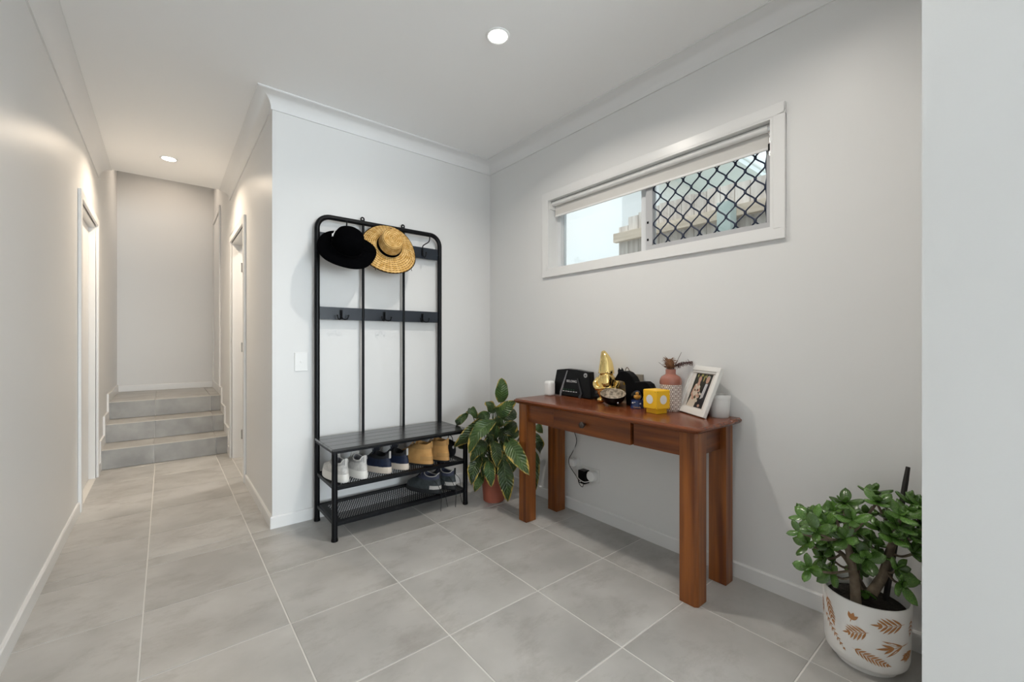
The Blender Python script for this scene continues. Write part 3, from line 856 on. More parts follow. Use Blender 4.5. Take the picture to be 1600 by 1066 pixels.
# perforated shelves
def perforated(z):
    g = G(); p = 0.0145; hq = 0.0038
    x0, x1, y0, y1 = RX0 + 0.012, RX1 - 0.012, RYF + 0.006, RYB - 0.006
    mx0, mx1, my0, my1 = x0 + 0.03, x1 - 0.03, y0 + 0.03, y1 - 0.03
    g.box(x0, mx0, y0, y1, z - 0.0015, z); g.box(mx1, x1, y0, y1, z - 0.0015, z)
    g.box(mx0, mx1, y0, my0, z - 0.0015, z); g.box(mx0, mx1, my1, y1, z - 0.0015, z)
    nx = int((mx1 - mx0) / p); ny = int((my1 - my0) / (p / 2) / 1.0)
    px = (mx1 - mx0) / nx; py = (my1 - my0) / (ny // 2 * 1.0) / 1.0
    ny = ny // 2
    vs = []; fs = []
    for j in range(ny):
        off = (px / 2) if j % 2 else 0
        for i in range(nx + (1 if off else 0)):
            a = mx0 + i * px - off; b = a + px; c = my0 + j * py; d = c + py
            cut = a < mx0 - 1e-6 or b > mx1 + 1e-6
            a = max(a, mx0); b = min(b, mx1); o = len(vs)
            if cut:
                vs += [(a, c, z), (b, c, z), (b, d, z), (a, d, z)]; fs.append((o, o + 1, o + 2, o + 3)); continue
            mxx, myy = (a + b) / 2, (c + d) / 2
            vs += [(a, c, z), (b, c, z), (b, d, z), (a, d, z), (mxx - hq, myy - hq, z), (mxx + hq, myy - hq, z), (mxx + hq, myy + hq, z), (mxx - hq, myy + hq, z)]
            for k in range(4): fs.append((o + k, o + (k + 1) % 4, o + 4 + (k + 1) % 4, o + 4 + k))
    g.add(vs, fs)
    return g
for z in (0.300, 0.100):
    g = G()
    g.box(RX0, RX1, RYF - 0.006, RYF + 0.006, z - 0.018, z + 0.004); g.box(RX0, RX1, RYB - 0.006, RYB + 0.006, z - 0.018, z + 0.004)
    g.box(RX0 - 0.004, RX0 + 0.012, RYF, RYB, z - 0.018, z + 0.004); g.box(RX1 - 0.012, RX1 + 0.004, RYF, RYB, z - 0.018, z + 0.004)
    sf = put('shelf_frame', g, black, rack, bevel=0.002)
    put('perforated_sheet', perforated(z), blacksheet, sf)

# ------------------------------------------------------------------ hats on the upper hooks
def axis_frame(origin, ax, upish=(0, 0, 1)):
    z = Vector(ax).normalized(); x = Vector(upish).cross(z).normalized() * -1; x = -x; y = z.cross(x)
    return Matrix(((x.x, y.x, z.x, origin[0]), (x.y, y.y, z.y, origin[1]), (x.z, y.z, z.z, origin[2]), (0, 0, 0, 1)))
def ring_surface(g, rows, n, fn, m=0):
    vs = []; uv = []; fs = []; q = n + 1
    for i in range(rows + 1):
        for j in range(n + 1):
            x, y, z, l = fn(i / rows, 2 * pi * j / n); vs.append((x, y, z)); uv.append((j / n, l))
    for i in range(rows):
        for j in range(n): fs.append((i * q + j, i * q + j + 1, (i + 1) * q + j + 1, (i + 1) * q + j))
    return g.add(vs, fs, m, uv)
hat = thing('straw_hat', 'woven straw sun hat with a black band hanging on the rack', 'hat', (1.165, 2.74, 1.75))
F = axis_frame((1.166, 2.730, 1.756), (-0.12, -0.93, 0.36))
def brim(t, a):
    rr = 0.083 + (0.188 - 0.083) * t
    rx = rr * (1 - 0.0 * t); ry = rr
    dn = max(0, -sin(a))
    z = -0.012 * t * t - 0.03 * t * t * abs(cos(a)) ** 3 + 0.012 * t * dn
    return (rx * cos(a), ry * sin(a) - 0.018 * t, z, 0.12 + rr)
g = ring_surface(G(), 12, 56, brim); g.xf(F); bo = put('brim', g, straw, hat, smooth=60, solid=0.003)
g = G(); rim = [F @ Vector(brim(1, 2 * pi * j / 56)[:3]) for j in range(56)]; g.tube(rim, 0.0028, 6, closed=True); put('brim_binding', g, feltb, bo, smooth=60)
prof = [(0.084, -0.002), (0.082, 0.02), (0.079, 0.05), (0.076, 0.078), (0.072, 0.092), (0.064, 0.100), (0.050, 0.100), (0.035, 0.096), (0.018, 0.094), (0.001, 0.093)]
g = G(); g.lathe(prof, 40, sx=0.95, sy=1.05); g.xf(F); put('crown', g, straw, hat, smooth=60)
g = G(); g.lathe([(0.0845, 0.0), (0.0855, 0.004), (0.0835, 0.024), (0.0815, 0.026)], 40, sx=0.95, sy=1.05); g.xf(F); put('hat_band', g, feltb, hat, smooth=60, label='black ribbon band')
for a in (-2.2, -0.75):
    p = Vector(brim(0.97, a)[:3]); g = G(); g.tube([F @ p, F @ (p + Vector((0, -0.012, 0.004))), F @ (p + Vector((0.004, -0.022, 0.0)))], 0.0022, 6); put('chin_toggle', g, feltb, hat)
bh_ = thing('black_hat', 'black felt brimmed hat hanging left of the straw hat', 'hat', (0.875, 2.72, 1.70))
F = axis_frame((0.866, 2.662, 1.693), (-0.06, -0.80, 0.58))
def bbrim(t, a):
    lobe = math.exp(-((math.remainder(a - 0.15, 2 * pi)) / 0.45) ** 2)
    R = 0.166 * (1 + 0.10 * lobe + 0.02 * sin(2 * a + 0.6))
    rr = 0.085 + (R - 0.085) * t
    return (rr * cos(a), rr * sin(a) * 1.0, -0.018 * t * t + 0.008 * t * sin(3 * a + 1.0), rr)
g = ring_surface(G(), 8, 48, bbrim); g.xf(F); put('brim', g, feltb, bh_, smooth=60, solid=0.004)
g = G(); g.lathe([(0.092, -0.004), (0.093, 0.03), (0.090, 0.07), (0.078, 0.105), (0.055, 0.124), (0.028, 0.131), (0.001, 0.133)], 32); g.xf(F); put('crown', g, feltb, bh_, smooth=60)
g = G(); g.lathe([(0.0935, 0.0), (0.0942, 0.022)], 32); g.xf(F); put('hat_band', g, blackp, bh_, smooth=60)
g = G(); c0 = F @ Vector((-0.075, 0.06, 0.075)); g.tube(bez([c0, c0 + Vector((-0.006, -0.012, -0.012)), c0 + Vector((-0.012, -0.016, -0.024)), c0 + Vector((-0.016, -0.012, -0.03))], 4), 0.003, 6)
g.box(c0.x - 0.022, c0.x - 0.012, c0.y - 0.018, c0.y - 0.010, c0.z - 0.044, c0.z - 0.028); put('cord_tag', g, cord_w, bh_, label='small white cord tag')

# ------------------------------------------------------------------ shoes
def shoe(label, loc, rot, st, group):
    L_, W_ = st['L'], st['W']; hs_ = st['sole']; hc = st['h']
    t = thing('shoe' if not st.get('boot') else 'boot', label, 'boot' if st.get('boot') else 'shoe', loc, group)
    M = Matrix.Translation(loc) @ Matrix.Rotation(rot, 4, 'Z')
    n = 24
    def outline(yb, yf, w, z, zf=None, ex=0.92):
        out = []
        for j in range(n):
            a = 2 * pi * j / n
            cy = -cos(a); sx = sin(a)
            y = (yb + yf) / 2 + (yf - yb) / 2 * (abs(cy) ** 0.92) * (1 if cy > 0 else -1)
            k = y / L_
            wid = 0.80 + 0.20 * min(1, max(0, (k - 0.1) / 0.5))
            x = w * wid * (abs(sx) ** ex) * (1 if sx > 0 else -1)
            zz = z + (zf(a) if zf else 0)
            out.append(Vector((x, y, zz)))
        return out
    def stack(rings, cap0=True, cap1=False):
        g = G(); vs = [p for r_ in rings for p in r_]; fs = []
        for i in range(len(rings) - 1):
            for j in range(n): fs.append((i * n + j, i * n + (j + 1) % n, (i + 1) * n + (j + 1) % n, (i + 1) * n + j))
        if cap0: fs.append(tuple(range(n - 1, -1, -1)))
        if cap1: fs.append(tuple((len(rings) - 1) * n + j for j in range(n)))
        return g.add(vs, fs)
    w = W_ / 2; fl = st.get('flare', 0.004)
    wave = lambda a: st.get('wave', 0.006) * (0.5 + 0.5 * cos(2 * a)) * (1 if cos(a) > 0 else 0.4)
    sole = stack([outline(0.006, L_ * 0.97, w * 0.93, 0.0), outline(-fl * 0.6, L_, w + fl, 0.005), outline(-fl, L_, w + fl, hs_ * 0.55),
                  outline(0.0, L_ * 0.995, w + 0.001, hs_, wave), outline(0.01, L_ * 0.97, w - 0.006, hs_, wave)], True, True)
    sole.xf(M); put('sole', sole, st['solem'], t, smooth=50)
    if st.get('outm'):
        o_ = stack([outline(0.004, L_ * 0.98, w * 0.96, 0.0), outline(-fl * 0.6 - 0.001, L_ + 0.001, w + fl + 0.001, 0.004), outline(-fl - 0.0012, L_ + 0.001, w + fl + 0.0012, hs_ * 0.42), outline(0, L_ - 0.002, w, hs_ * 0.43)], True, True)
        o_.xf(M); put('outsole', o_, st['outm'], t, smooth=50)
    d = hc - hs_
    dip = st.get('dip', 0.014)
    col = lambda a: -dip * abs(sin(a)) ** 1.5 + (st.get('heel', 0.008) if cos(a) > 0.75 else 0)
    top_f = st.get('topf', 0.46)
    rings = []
    for k, (tz, yb, yf, ww) in enumerate([(0.0, 0.003, 0.985, 1.0), (0.12, -0.002, 0.985, 1.02), (0.28, 0.0, 0.955, 0.99), (0.42, 0.004, 0.87, 0.93), (0.55, 0.007, 0.76, 0.88), (0.70, 0.008, 0.64, 0.82), (0.85, 0.008, 0.54, 0.78), (1.0, 0.006, top_f, 0.74)]):
        s_ = tz ** 2
        rings.append(outline(yb, yf * L_, w * ww, hs_ - 0.003 + d * tz, (lambda a, s_=s_: col(a) * s_)))
    rings0 = [[p.copy() for p in r_] for r_ in rings]
    up = stack(rings, True, False); up.xf(M); upo = put('upper', up, st['upm'], t, smooth=60)
    inn = [outline(0.006, top_f * L_, w * 0.74, hc - 0.003, lambda a: col(a)), outline(0.013, top_f * L_ - 0.007, w * 0.64, hc - 0.003, lambda a: col(a)), outline(0.016, top_f * L_ + 0.004, w * 0.62, hc - 0.03), outline(0.018, top_f * L_ + 0.01, w * 0.6, hs_ + 0.006)]
    cpn = []
    for k in (5, 6, 7):
        ctr = sum(rings0[k], Vector()) / n
        cpn.append([p + Vector((p.x - ctr.x, p.y - ctr.y, 0)).normalized() * 0.0012 for p in rings0[k]])
    cp_ = stack(cpn, False, False); cp_.xf(M); put('collar_panel', cp_, st['colm'], t, smooth=60)
    pip = G(); pip.tube([M @ p for p in outline(0.0075, top_f * L_ - 0.001, w * 0.715, hc - 0.002, lambda a: col(a))], 0.0036, 6, closed=True); put('collar_piping', pip, st.get('pipm', st['upm']), t, smooth=60)
    li = stack(inn, False, True); li.xf(M); put('lining', li, st['linm'], t, smooth=60)
    # heel panel following the back of the upper, and pull tab
    hp_ = G(); vs = []; fs = []; nj = 4; top_k = st.get('heelrows', 4)
    for k in range(top_k + 1):
        for jj in range(-nj, nj + 1):
            p = rings0[k][jj % n]; o_ = Vector((p.x * 0.5, p.y - L_ * 0.18, 0)); o_ = o_.normalized() * 0.0012; vs.append(M @ (p + o_))
    q_ = 2 * nj + 1
    for k in range(top_k):
        for jj in range(q_ - 1): fs.append((k * q_ + jj, k * q_ + jj + 1, (k + 1) * q_ + jj + 1, (k + 1) * q_ + jj))
    hp_.add(vs, fs); put('heel_counter', hp_, st['heelm'], t, smooth=60)
    tb = G(); tb.box(-0.007, 0.007, 0.000, 0.007, hc - 0.03, hc + 0.014); tb.xf(M); put('pull_tab', tb, st['tabm'], t, bevel=0.002)
    # tongue
    th_ = st.get('tongue', 0.045)
    tg = G(); tg.grid(lambda u, v: M @ Vector(((u - 0.5) * 0.050 * (1 - 0.2 * v * v), L_ * top_f + 0.022 - 0.022 * v - 0.006 * (2 * u - 1) ** 2, hc - 0.035 + (0.035 + th_) * v - 0.008 * v * (2 * u - 1) ** 2)), 6, 6)
    put('tongue', tg, st['tonm'], t, smooth=60, solid=0.005)
    lc = G()
    for k in range(4):
        y = L_ * (0.52 + 0.055 * k); z = hs_ + d * (0.93 - 0.13 * k)
        lc.tube([M @ Vector((-0.024, y + 0.004, z - 0.006)), M @ Vector((0, y, z + 0.006)), M @ Vector((0.024, y + 0.004, z - 0.006))], 0.0026, 6)
    if st.get('loop'):
        for sx in (-1, 1):
            lc.tube([M @ p for p in bez([(0, L_ * 0.5, hc), (sx * 0.012, L_ * 0.5, hc + 0.02), (sx * 0.03, L_ * 0.47, hc + 0.016), (sx * 0.022, L_ * 0.48, hc - 0.004), (0, L_ * 0.5, hc)], 5)], 0.0022, 6)
    put('laces', lc, st['lacem'], t, smooth=60)
    if st.get('hang'):
        for sx, dx, ln in ((-0.012, -0.004, 0.165), (0.02, 0.006, 0.14)):
            q = G(); yy = -0.012; z0_ = hs_ + 0.02
            q.tube(bez([M @ Vector((sx * 2.0, 0.05, hc - 0.04)), M @ Vector((sx * 2.2, 0.0, hc - 0.075)), Vector(loc) + Vector((sx, RYF - 0.012 - loc[1], 0.0)), Vector(loc) + Vector((sx + dx, RYF - 0.016 - loc[1], -0.05)), Vector(loc) + Vector((sx + dx * 2, RYF - 0.02 - loc[1], -0.098 if ln > 0.15 else -0.08))], 6), 0.0018, 6)
            put('hanging_lace', q, st['lacem'], t, smooth=60)
    return t
leatherw = mat('white_knit', (0.50, 0.485, 0.465), 0.7, col2=(0.66, 0.64, 0.61), nscale=60, bump=0.2, bscale=250)
rubw = mat('white_rubber', (0.74, 0.72, 0.68), 0.6)
leatherw2 = mat('grey_white_knit', (0.40, 0.39, 0.385), 0.8)
ling = mat('grey_lining', (0.24, 0.24, 0.26), 0.9)
blk = mat('black_textile', (0.012, 0.012, 0.014), 0.85)
navy = mat('navy_knit', (0.004, 0.008, 0.028), 0.6, col2=(0.008, 0.018, 0.052), nscale=50, bump=0.2, bscale=250)
navyd = mat('dark_navy_mesh', (0.006, 0.008, 0.016), 0.8)
cream = mat('cream_rubber', (0.62, 0.54, 0.46), 0.6)
tan = mat('tan_nubuck', (0.52, 0.27, 0.085), 0.8, col2=(0.64, 0.36, 0.13), nscale=18, bump=0.12, bscale=160)
tanm = mat('tan_midsole', (0.46, 0.25, 0.085), 0.6)
tan2 = mat('tan_panel', (0.47, 0.26, 0.09), 0.75)
rubk = mat('black_rubber', (0.014, 0.015, 0.017), 0.6)
hikeg = mat('hiker_grey', (0.022, 0.028, 0.032), 0.65, col2=(0.055, 0.066, 0.07), nscale=30)
hikel = mat('hiker_lining', (0.045, 0.05, 0.085), 0.7)
pale_ = mat('pale_trim', (0.48, 0.46, 0.44), 0.6)
SW = dict(colm=leatherw2, L=0.285, W=0.098, sole=0.048, h=0.128, flare=0.007, wave=0.004, heel=0.012, dip=0.02, solem=rubw, upm=leatherw, linm=ling, heelm=leatherw, heelrows=3, pipm=rubw, tabm=leatherw, tonm=leatherw, lacem=rubw)
SN = dict(colm=blk, L=0.285, W=0.095, sole=0.038, h=0.125, flare=0.006, wave=0.014, heel=0.008, dip=0.02, solem=cream, upm=navy, linm=blk, heelm=navy, pipm=blk, tabm=pale_, tonm=navyd, lacem=blk, loop=True)
SB = dict(colm=tan2, L=0.295, W=0.104, sole=0.034, h=0.148, flare=0.006, wave=0.0, heel=0.004, dip=0.008, topf=0.40, solem=tanm, outm=rubk, upm=tan, linm=tan2, heelm=tan2, heelrows=2, tongue=0.02, pipm=tan, tabm=tan2, tonm=tan, lacem=tan2, boot=True)
SH = dict(colm=hikel, L=0.285, W=0.098, sole=0.030, h=0.138, flare=0.005, wave=0.010, heel=0.006, dip=0.022, solem=rubk, upm=hikeg, linm=hikel, heelrows=2, pipm=pale_, heelm=pale_, tabm=rubk, tonm=hikel, lacem=blk, hang=True)
SK = dict(SN, upm=blk, solem=rubk, heelm=blk, tabm=pale_, tonm=blk)
zs_ = 0.3042
shoe('white chunky trainer nearest the left end of the shoe shelf', (0.806, 2.492, zs_), radians(6), SW, 'white trainers')
shoe('white chunky trainer beside the navy running shoe', (0.915, 2.490, zs_), radians(5), SW, 'white trainers')
shoe('navy running shoe with cream sole beside the white trainer', (1.072, 2.496, zs_), radians(16), SN, 'navy running shoes')
shoe('navy running shoe with cream sole beside the tan boot', (1.186, 2.496, zs_), radians(13), SN, 'navy running shoes')
shoe('tan nubuck ankle boot beside the navy running shoe', (1.352, 2.482, zs_), radians(20), SB, 'tan ankle boots')
shoe('tan nubuck ankle boot on the right, beside the plant leaves', (1.475, 2.488, zs_), radians(12), SB, 'tan ankle boots')
shoe('grey hiking shoe with dangling laces, left one on the bottom shelf', (1.418, 2.486, 0.1042), radians(24), SH, 'grey hiking shoes')
shoe('grey hiking shoe with dangling laces, right one on the bottom shelf', (1.530, 2.486, 0.1042), radians(14), SH, 'grey hiking shoes')

pch = thing('fabric_pouch', 'small black fabric pouch with a white mark at the right end of the shoe shelf', 'pouch', (1.557, 2.60, zs_))
g = G(); g.ell((1.557, 2.60, zs_ + 0.062), (0.019, 0.075, 0.062), 14, 10); put('pouch_body', g, blk, pch, smooth=60)
g = G(); g.tube(bez([(1.557, 2.56, zs_ + 0.115), (1.556, 2.575, zs_ + 0.145), (1.556, 2.61, zs_ + 0.15), (1.557, 2.63, zs_ + 0.118)], 5), 0.003, 6); put('drawstring', g, blk, pch, smooth=60)
g = G(); g.ell((1.549, 2.540, zs_ + 0.080), (0.010, 0.008, 0.011), 8, 6); put('white_mark', g, pale_, pch, smooth=60)

# light switch
sw_ = thing('light_switch', 'white square light switch on the wall left of the coat rack', 'switch', (0.654, YB, 0.99))
g = G(); g.box(0.617, 0.691, YB - 0.008, YB, 0.933, 1.049); put('plate', g, whitep, sw_, bevel=0.003)
g = G(); g.box(0.648, 0.660, YB - 0.011, YB - 0.008, 0.984, 0.998); put('rocker', g, whitep, sw_, bevel=0.0015)
# ------------------------------------------------------------------ console table
TZ = 0.76
tb = thing('console_table', 'reddish timber console table with one drawer against the wall', 'table', (1.89, 1.47, 0))
TX0, TX1, TY0, TY1 = 1.688, 2.094, 0.862, 2.072
def slab(inset, z0, z1, rad=0.03):
    x0, x1, y0, y1 = TX0 + inset, TX1, TY0 + inset, TY1 - inset
    pol = []
    for cx, cy, a0 in ((x1 - 0.004, y1 - 0.004, 0), (x0 + rad, y1 - rad, pi / 2), (x0 + rad, y0 + rad, pi), (x1 - 0.004, y0 + 0.004, 1.5 * pi)):
        rr = rad if cx < 1.9 else 0.004
        for k in range(6): pol.append((cx + rr * cos(a0 + pi / 2 * k / 5), cy + rr * sin(a0 + pi / 2 * k / 5)))
    return pol
lay = [(0.0165, TZ - 0.028), (0.012, TZ - 0.026), (0.006, TZ - 0.021), (0.001, TZ - 0.015), (0.0, TZ - 0.010), (0.002, TZ - 0.006), (0.007, TZ - 0.0035), (0.009, TZ - 0.0005), (0.011, TZ)]
g = G(); P_ = [slab(i, 0, 0) for i, z in lay]; n = len(P_[0]); vs = []; fs = []
for k, (i, z) in enumerate(lay): vs += [(x, y, z) for x, y in P_[k]]
for k in range(len(lay) - 1):
    for j in range(n): fs.append((k * n + j, k * n + (j + 1) % n, (k + 1) * n + (j + 1) % n, (k + 1) * n + j))
fs += [tuple(range(n - 1, -1, -1)), tuple((len(lay) - 1) * n + j for j in range(n))]
g.add(vs, fs); put('table_top', g, woodtop, tb, smooth=25)
def leg(x0, x1, y0, y1, ch):
    c = 0.012; pol = [(x0 + c * ch[0], y0), (x1 - c * ch[1], y0), (x1, y0 + c * ch[1]), (x1, y1 - c * ch[2]), (x1 - c * ch[2], y1), (x0 + c * ch[3], y1), (x0, y1 - c * ch[3]), (x0, y0 + c * ch[0])]
    out = []
    for p in pol:
        if not out or (abs(p[0] - out[-1][0]) + abs(p[1] - out[-1][1])) > 1e-5: out.append(p)
    if abs(out[0][0] - out[-1][0]) + abs(out[0][1] - out[-1][1]) < 1e-5: out.pop()
    return G().prism(out, lambda u, v, d: (u, v, d), 0.0, TZ - 0.028)
for x0, x1, y0, y1, ch in ((1.722, 1.802, 0.888, 0.968, (1, 0, 0, 0)), (1.722, 1.802, 1.973, 2.053, (0, 0, 0, 1)), (1.985, 2.065, 0.888, 0.968, (0, 1, 0, 0)), (1.985, 2.065, 1.973, 2.053, (0, 0, 1, 0))):
    put('leg', leg(x0, x1, y0, y1, ch), woodz, tb, bevel=0.0015)
AZ0, AZ1 = 0.622, TZ - 0.028
DY0, DY1 = 1.222, 1.742
g = G(); g.box(1.738, 1.756, 1.742 + 0.004, 1.973, AZ0, AZ1); put('apron', g, woody, tb)
g = G(); g.box(1.738, 1.756, 0.968, DY0 - 0.012, AZ0, AZ1); put('apron', g, woody, tb)
g = G(); g.box(1.758, 1.776, DY0 - 0.012, DY1 + 0.004, AZ0, AZ1 - 0.002); put('drawer_rail', g, knobm, tb)
for y0 in (0.915, 1.99):
    g = G(); g.box(1.802, 1.985, y0, y0 + 0.018, AZ0, AZ1); put('side_apron', g, woodx, tb)
g = G(); g.box(2.03, 2.048, 0.968, 1.973, AZ0, AZ1); put('back_apron', g, woody, tb)
dr = put('drawer', G().box(1.728, 1.757, DY0, DY1, AZ0 - 0.002, AZ1 - 0.003), woody, tb, bevel=0.002)
g = G(); g.lathe([(0.0075, 0), (0.007, 0.008), (0.0105, 0.013), (0.0165, 0.02), (0.017, 0.026), (0.0135, 0.032), (0.006, 0.0345), (0.001, 0.035)], 20)
g.xf(Matrix.Translation((1.728, 1.508, 0.676)) @ Matrix.Rotation(-pi / 2, 4, 'Y')); put('knob', g, knobm, dr, smooth=50)

# ------------------------------------------------------------------ sockets under the table
def outlet(label, yc, zc, w_, h_):
    t = thing('power_outlet', label, 'outlet', (XR, yc, zc), 'power outlets under the table')
    g = G(); g.box(XR - 0.008, XR, yc - w_ / 2, yc + w_ / 2, zc - h_ / 2, zc + h_ / 2); put('plate', g, whitep, t, bevel=0.003)
    for s_ in (-1, 1):
        g = G(); g.box(XR - 0.0105, XR - 0.008, yc + s_ * w_ * 0.28 - 0.006, yc + s_ * w_ * 0.28 + 0.006, zc + h_ * 0.22, zc + h_ * 0.4); put('switch', g, whitep, t)
    return t
outlet('white wall outlet with a clear plug, nearer the corner', 1.935, 0.312, 0.116, 0.085)
outlet('white double wall outlet holding the black adapter', 1.785, 0.270, 0.135, 0.085)
ad = thing('power_adapter', 'black power adapter plugged in under the table', 'adapter', (XR - 0.01, 1.820, 0.255))
g = G(); g.box(XR - 0.058, XR - 0.008, 1.790, 1.846, 0.213, 0.296); put('body', g, blackp, ad, bevel=0.004)
g = G(); g.box(XR - 0.0585, XR - 0.058, 1.822, 1.834, 0.222, 0.227); put('rating_mark', g, ledwhite, ad)
cab = [(2.03, 1.99, 0.61), (2.07, 1.961, 0.575), (2.085, 1.922, 0.536), (2.085, 1.900, 0.507), (2.085, 1.889, 0.471), (2.085, 1.897, 0.436), (2.085, 1.929, 0.378), (2.085, 1.956, 0.336), (2.078, 1.948, 0.302), (2.075, 1.922, 0.275), (2.075, 1.872, 0.230), (2.07, 1.850, 0.198), (2.068, 1.823, 0.187), (2.068, 1.814, 0.214)]
g = G(); g.tube(bez(cab, 5), 0.0022, 6); put('cable', g, blackp, ad, smooth=60)
pg = thing('round_plug', 'round white plug beside the black adapter', 'plug', (XR - 0.01, 1.752, 0.272))
g = G(); g.lathe([(0.030, 0), (0.033, 0.006), (0.033, 0.035), (0.029, 0.041), (0.001, 0.042)], 28, cap0=True); g.xf(Matrix.Translation((XR - 0.008, 1.752, 0.272)) @ Matrix.Rotation(-pi / 2, 4, 'Y')); put('body', g, whitep, pg, smooth=40)
g = G(); g.tube(bez([(2.062, 1.752, 0.243), (2.045, 1.785, 0.232), (2.042, 1.82, 0.238), (2.05, 1.852, 0.25), (2.07, 1.878, 0.262), (2.09, 1.90, 0.275)], 6), 0.003, 6); put('cable', g, cord_w, pg, smooth=60)
cp = thing('phone_charger', 'small white charger plug in the outlet nearer the corner', 'charger', (XR - 0.01, 1.92, 0.318))
g = G(); g.box(XR - 0.04, XR - 0.008, 1.898, 1.938, 0.295, 0.345); put('body', g, whitep, cp, bevel=0.006)
g = G(); g.box(XR - 0.013, XR - 0.008, 1.950, 1.958, 0.285, 0.292); put('red_switch_mark', g, mat('red_mark', (0.35, 0.03, 0.04), 0.5), cp)
g = G(); g.tube(bez([(2.07, 1.918, 0.345), (2.075, 1.905, 0.40), (2.085, 1.90, 0.46), (2.085, 1.915, 0.53), (2.06, 1.95, 0.60)], 6), 0.002, 6); put('cable', g, cord_w, cp, smooth=60)

# ------------------------------------------------------------------ on the table
# white puck
pk = thing('wifi_puck', 'small white rounded cube speaker at the far left of the table', 'speaker', (1.985, 2.038, TZ))
g = G(); prof = [(0.001, 0.0), (0.030, 0.0), (0.034, 0.004), (0.0345, 0.01), (0.0345, 0.075), (0.032, 0.087), (0.024, 0.094), (0.001, 0.096)]
vs = []; fs = []; n = 28
for rr, z in prof:
    for j in range(n):
        a = 2 * pi * j / n; k = 1 / (abs(cos(a)) ** 4 + abs(sin(a)) ** 4) ** 0.25
        vs.append((1.985 + 0.88 * rr * k * cos(a), 2.038 + 0.88 * rr * k * sin(a), TZ + z))
for i in range(len(prof) - 1):
    for j in range(n): fs.append((i * n + j, i * n + (j + 1) % n, (i + 1) * n + (j + 1) % n, (i + 1) * n + j))
g.add(vs, fs); put('body', g, whitep, pk, smooth=50)
g = G(); g.lathe([(0.001, 0.0), (0.027, 0.0), (0.027, 0.004)], 24, c=(1.985, 2.038, TZ - 0.0)); put('base_pad', g, blackp, pk)

# router: slanted black box with two raised ridges
ro = thing('router', 'black internet router standing beside the white speaker', 'router', (2.04, 1.862, TZ))
fx = 2.024
def rp(u, v, d):   # u 0..1 from left (far Y) to right, v height, d depth behind the face
    yl = 2.052 + (2.022 - 2.052) * v / 0.172; yr = 1.716 + (1.738 - 1.716) * v / 0.172
    return (fx + d + 0.012 * v / 0.17, yl + (yr - yl) * u, TZ + v)
pol = [(0, 0.004), (0, 0.168), (0.30, 0.178), (0.62, 0.176), (1, 0.166), (1, 0.004)]
g = G(); g.prism(pol, rp, 0.0, 0.045); put('body', g, blackp, ro, bevel=0.004)
g = G(); g.prism([(0.22, 0.002), (0.215, 0.028), (0.35, 0.168), (0.365, 0.168), (0.265, 0.028), (0.25, 0.0)], rp, -0.006, 0.002); put('ridge', g, greyline, ro)
g = G(); g.prism([(0.70, 0.002), (0.755, 0.03), (0.66, 0.12), (0.69, 0.12), (0.80, 0.03), (0.76, 0.0)], rp, -0.006, 0.002); put('ridge', g, mat('dark_ridge', (0.03, 0.031, 0.033), 0.35), ro)
FM = face_frame(rp(0.50, 0.100, -0.0012), (0, -1, 0), (0.07, 0, 1))
text_mesh('brand_lettering', 'BELONG', 0.021, FM, ledwhite, ro, spacing=1.12)
g = G()
for k in range(6):
    u = 0.30 + 0.068 * k; q = rp(u, 0.034 - 0.0, -0.001); wdt = (0.008, 0.005, 0.010, 0.005, 0.008, 0.006)[k]
    g.box(q[0] - 0.0003, q[0] + 0.0006, q[1] - wdt / 1, q[1] + wdt / 1, q[2] - 0.002, q[2] + 0.002)
put('port_symbols', g, ledwhite, ro)
g = G()
for k in range(5):
    q = rp(0.30 + 0.068 * k, 0.046, -0.001); g.box(q[0] - 0.0003, q[0] + 0.0006, q[1] - 0.0018, q[1] + 0.0018, q[2] - 0.0014, q[2] + 0.0014)
put('status_light', g, mat('green_led', (0.02, 0.10, 0.03), 0.5, emis=((0.1, 0.6, 0.2), 0.25)), ro)
q = rp(0.885, 0.145, 0); g = G(); g.lathe([(0.001, 0.0012), (0.0145, 0.0012), (0.0145, 0)], 24); g.xf(Matrix.Translation(q) @ Matrix.Rotation(-pi / 2 + 0.07, 4, 'Y')); bd = put('round_badge', g, mat('badge_grey', (0.36, 0.37, 0.37), 0.5), ro)
g = G()
for dy, h in ((-0.005, 0.004), (0.0, 0.006), (0.005, 0.004)): g.box(q[0] - 0.0024, q[0] - 0.0012, q[1] + dy - 0.0018, q[1] + dy + 0.0018, q[2] - h, q[2] + h - 0.003)
put('badge_mark', g, blackp, bd)
cb = thing('cable_lump', 'black cable transformer lying between the router and gold gnome', 'adapter', (2.04, 1.672, TZ))
g = G(); g.ell((2.045, 1.672, TZ + 0.022), (0.028, 0.03, 0.022), 14, 10); put('body', g, blackp, cb, smooth=60)
g = G(); g.tube(bez([(2.055, 1.68, TZ + 0.03), (2.08, 1.70, TZ + 0.012), (2.088, 1.76, TZ + 0.004), (2.088, 1.83, TZ + 0.004)], 6), 0.003, 6); put('cable', g, blackp, cb, smooth=60)

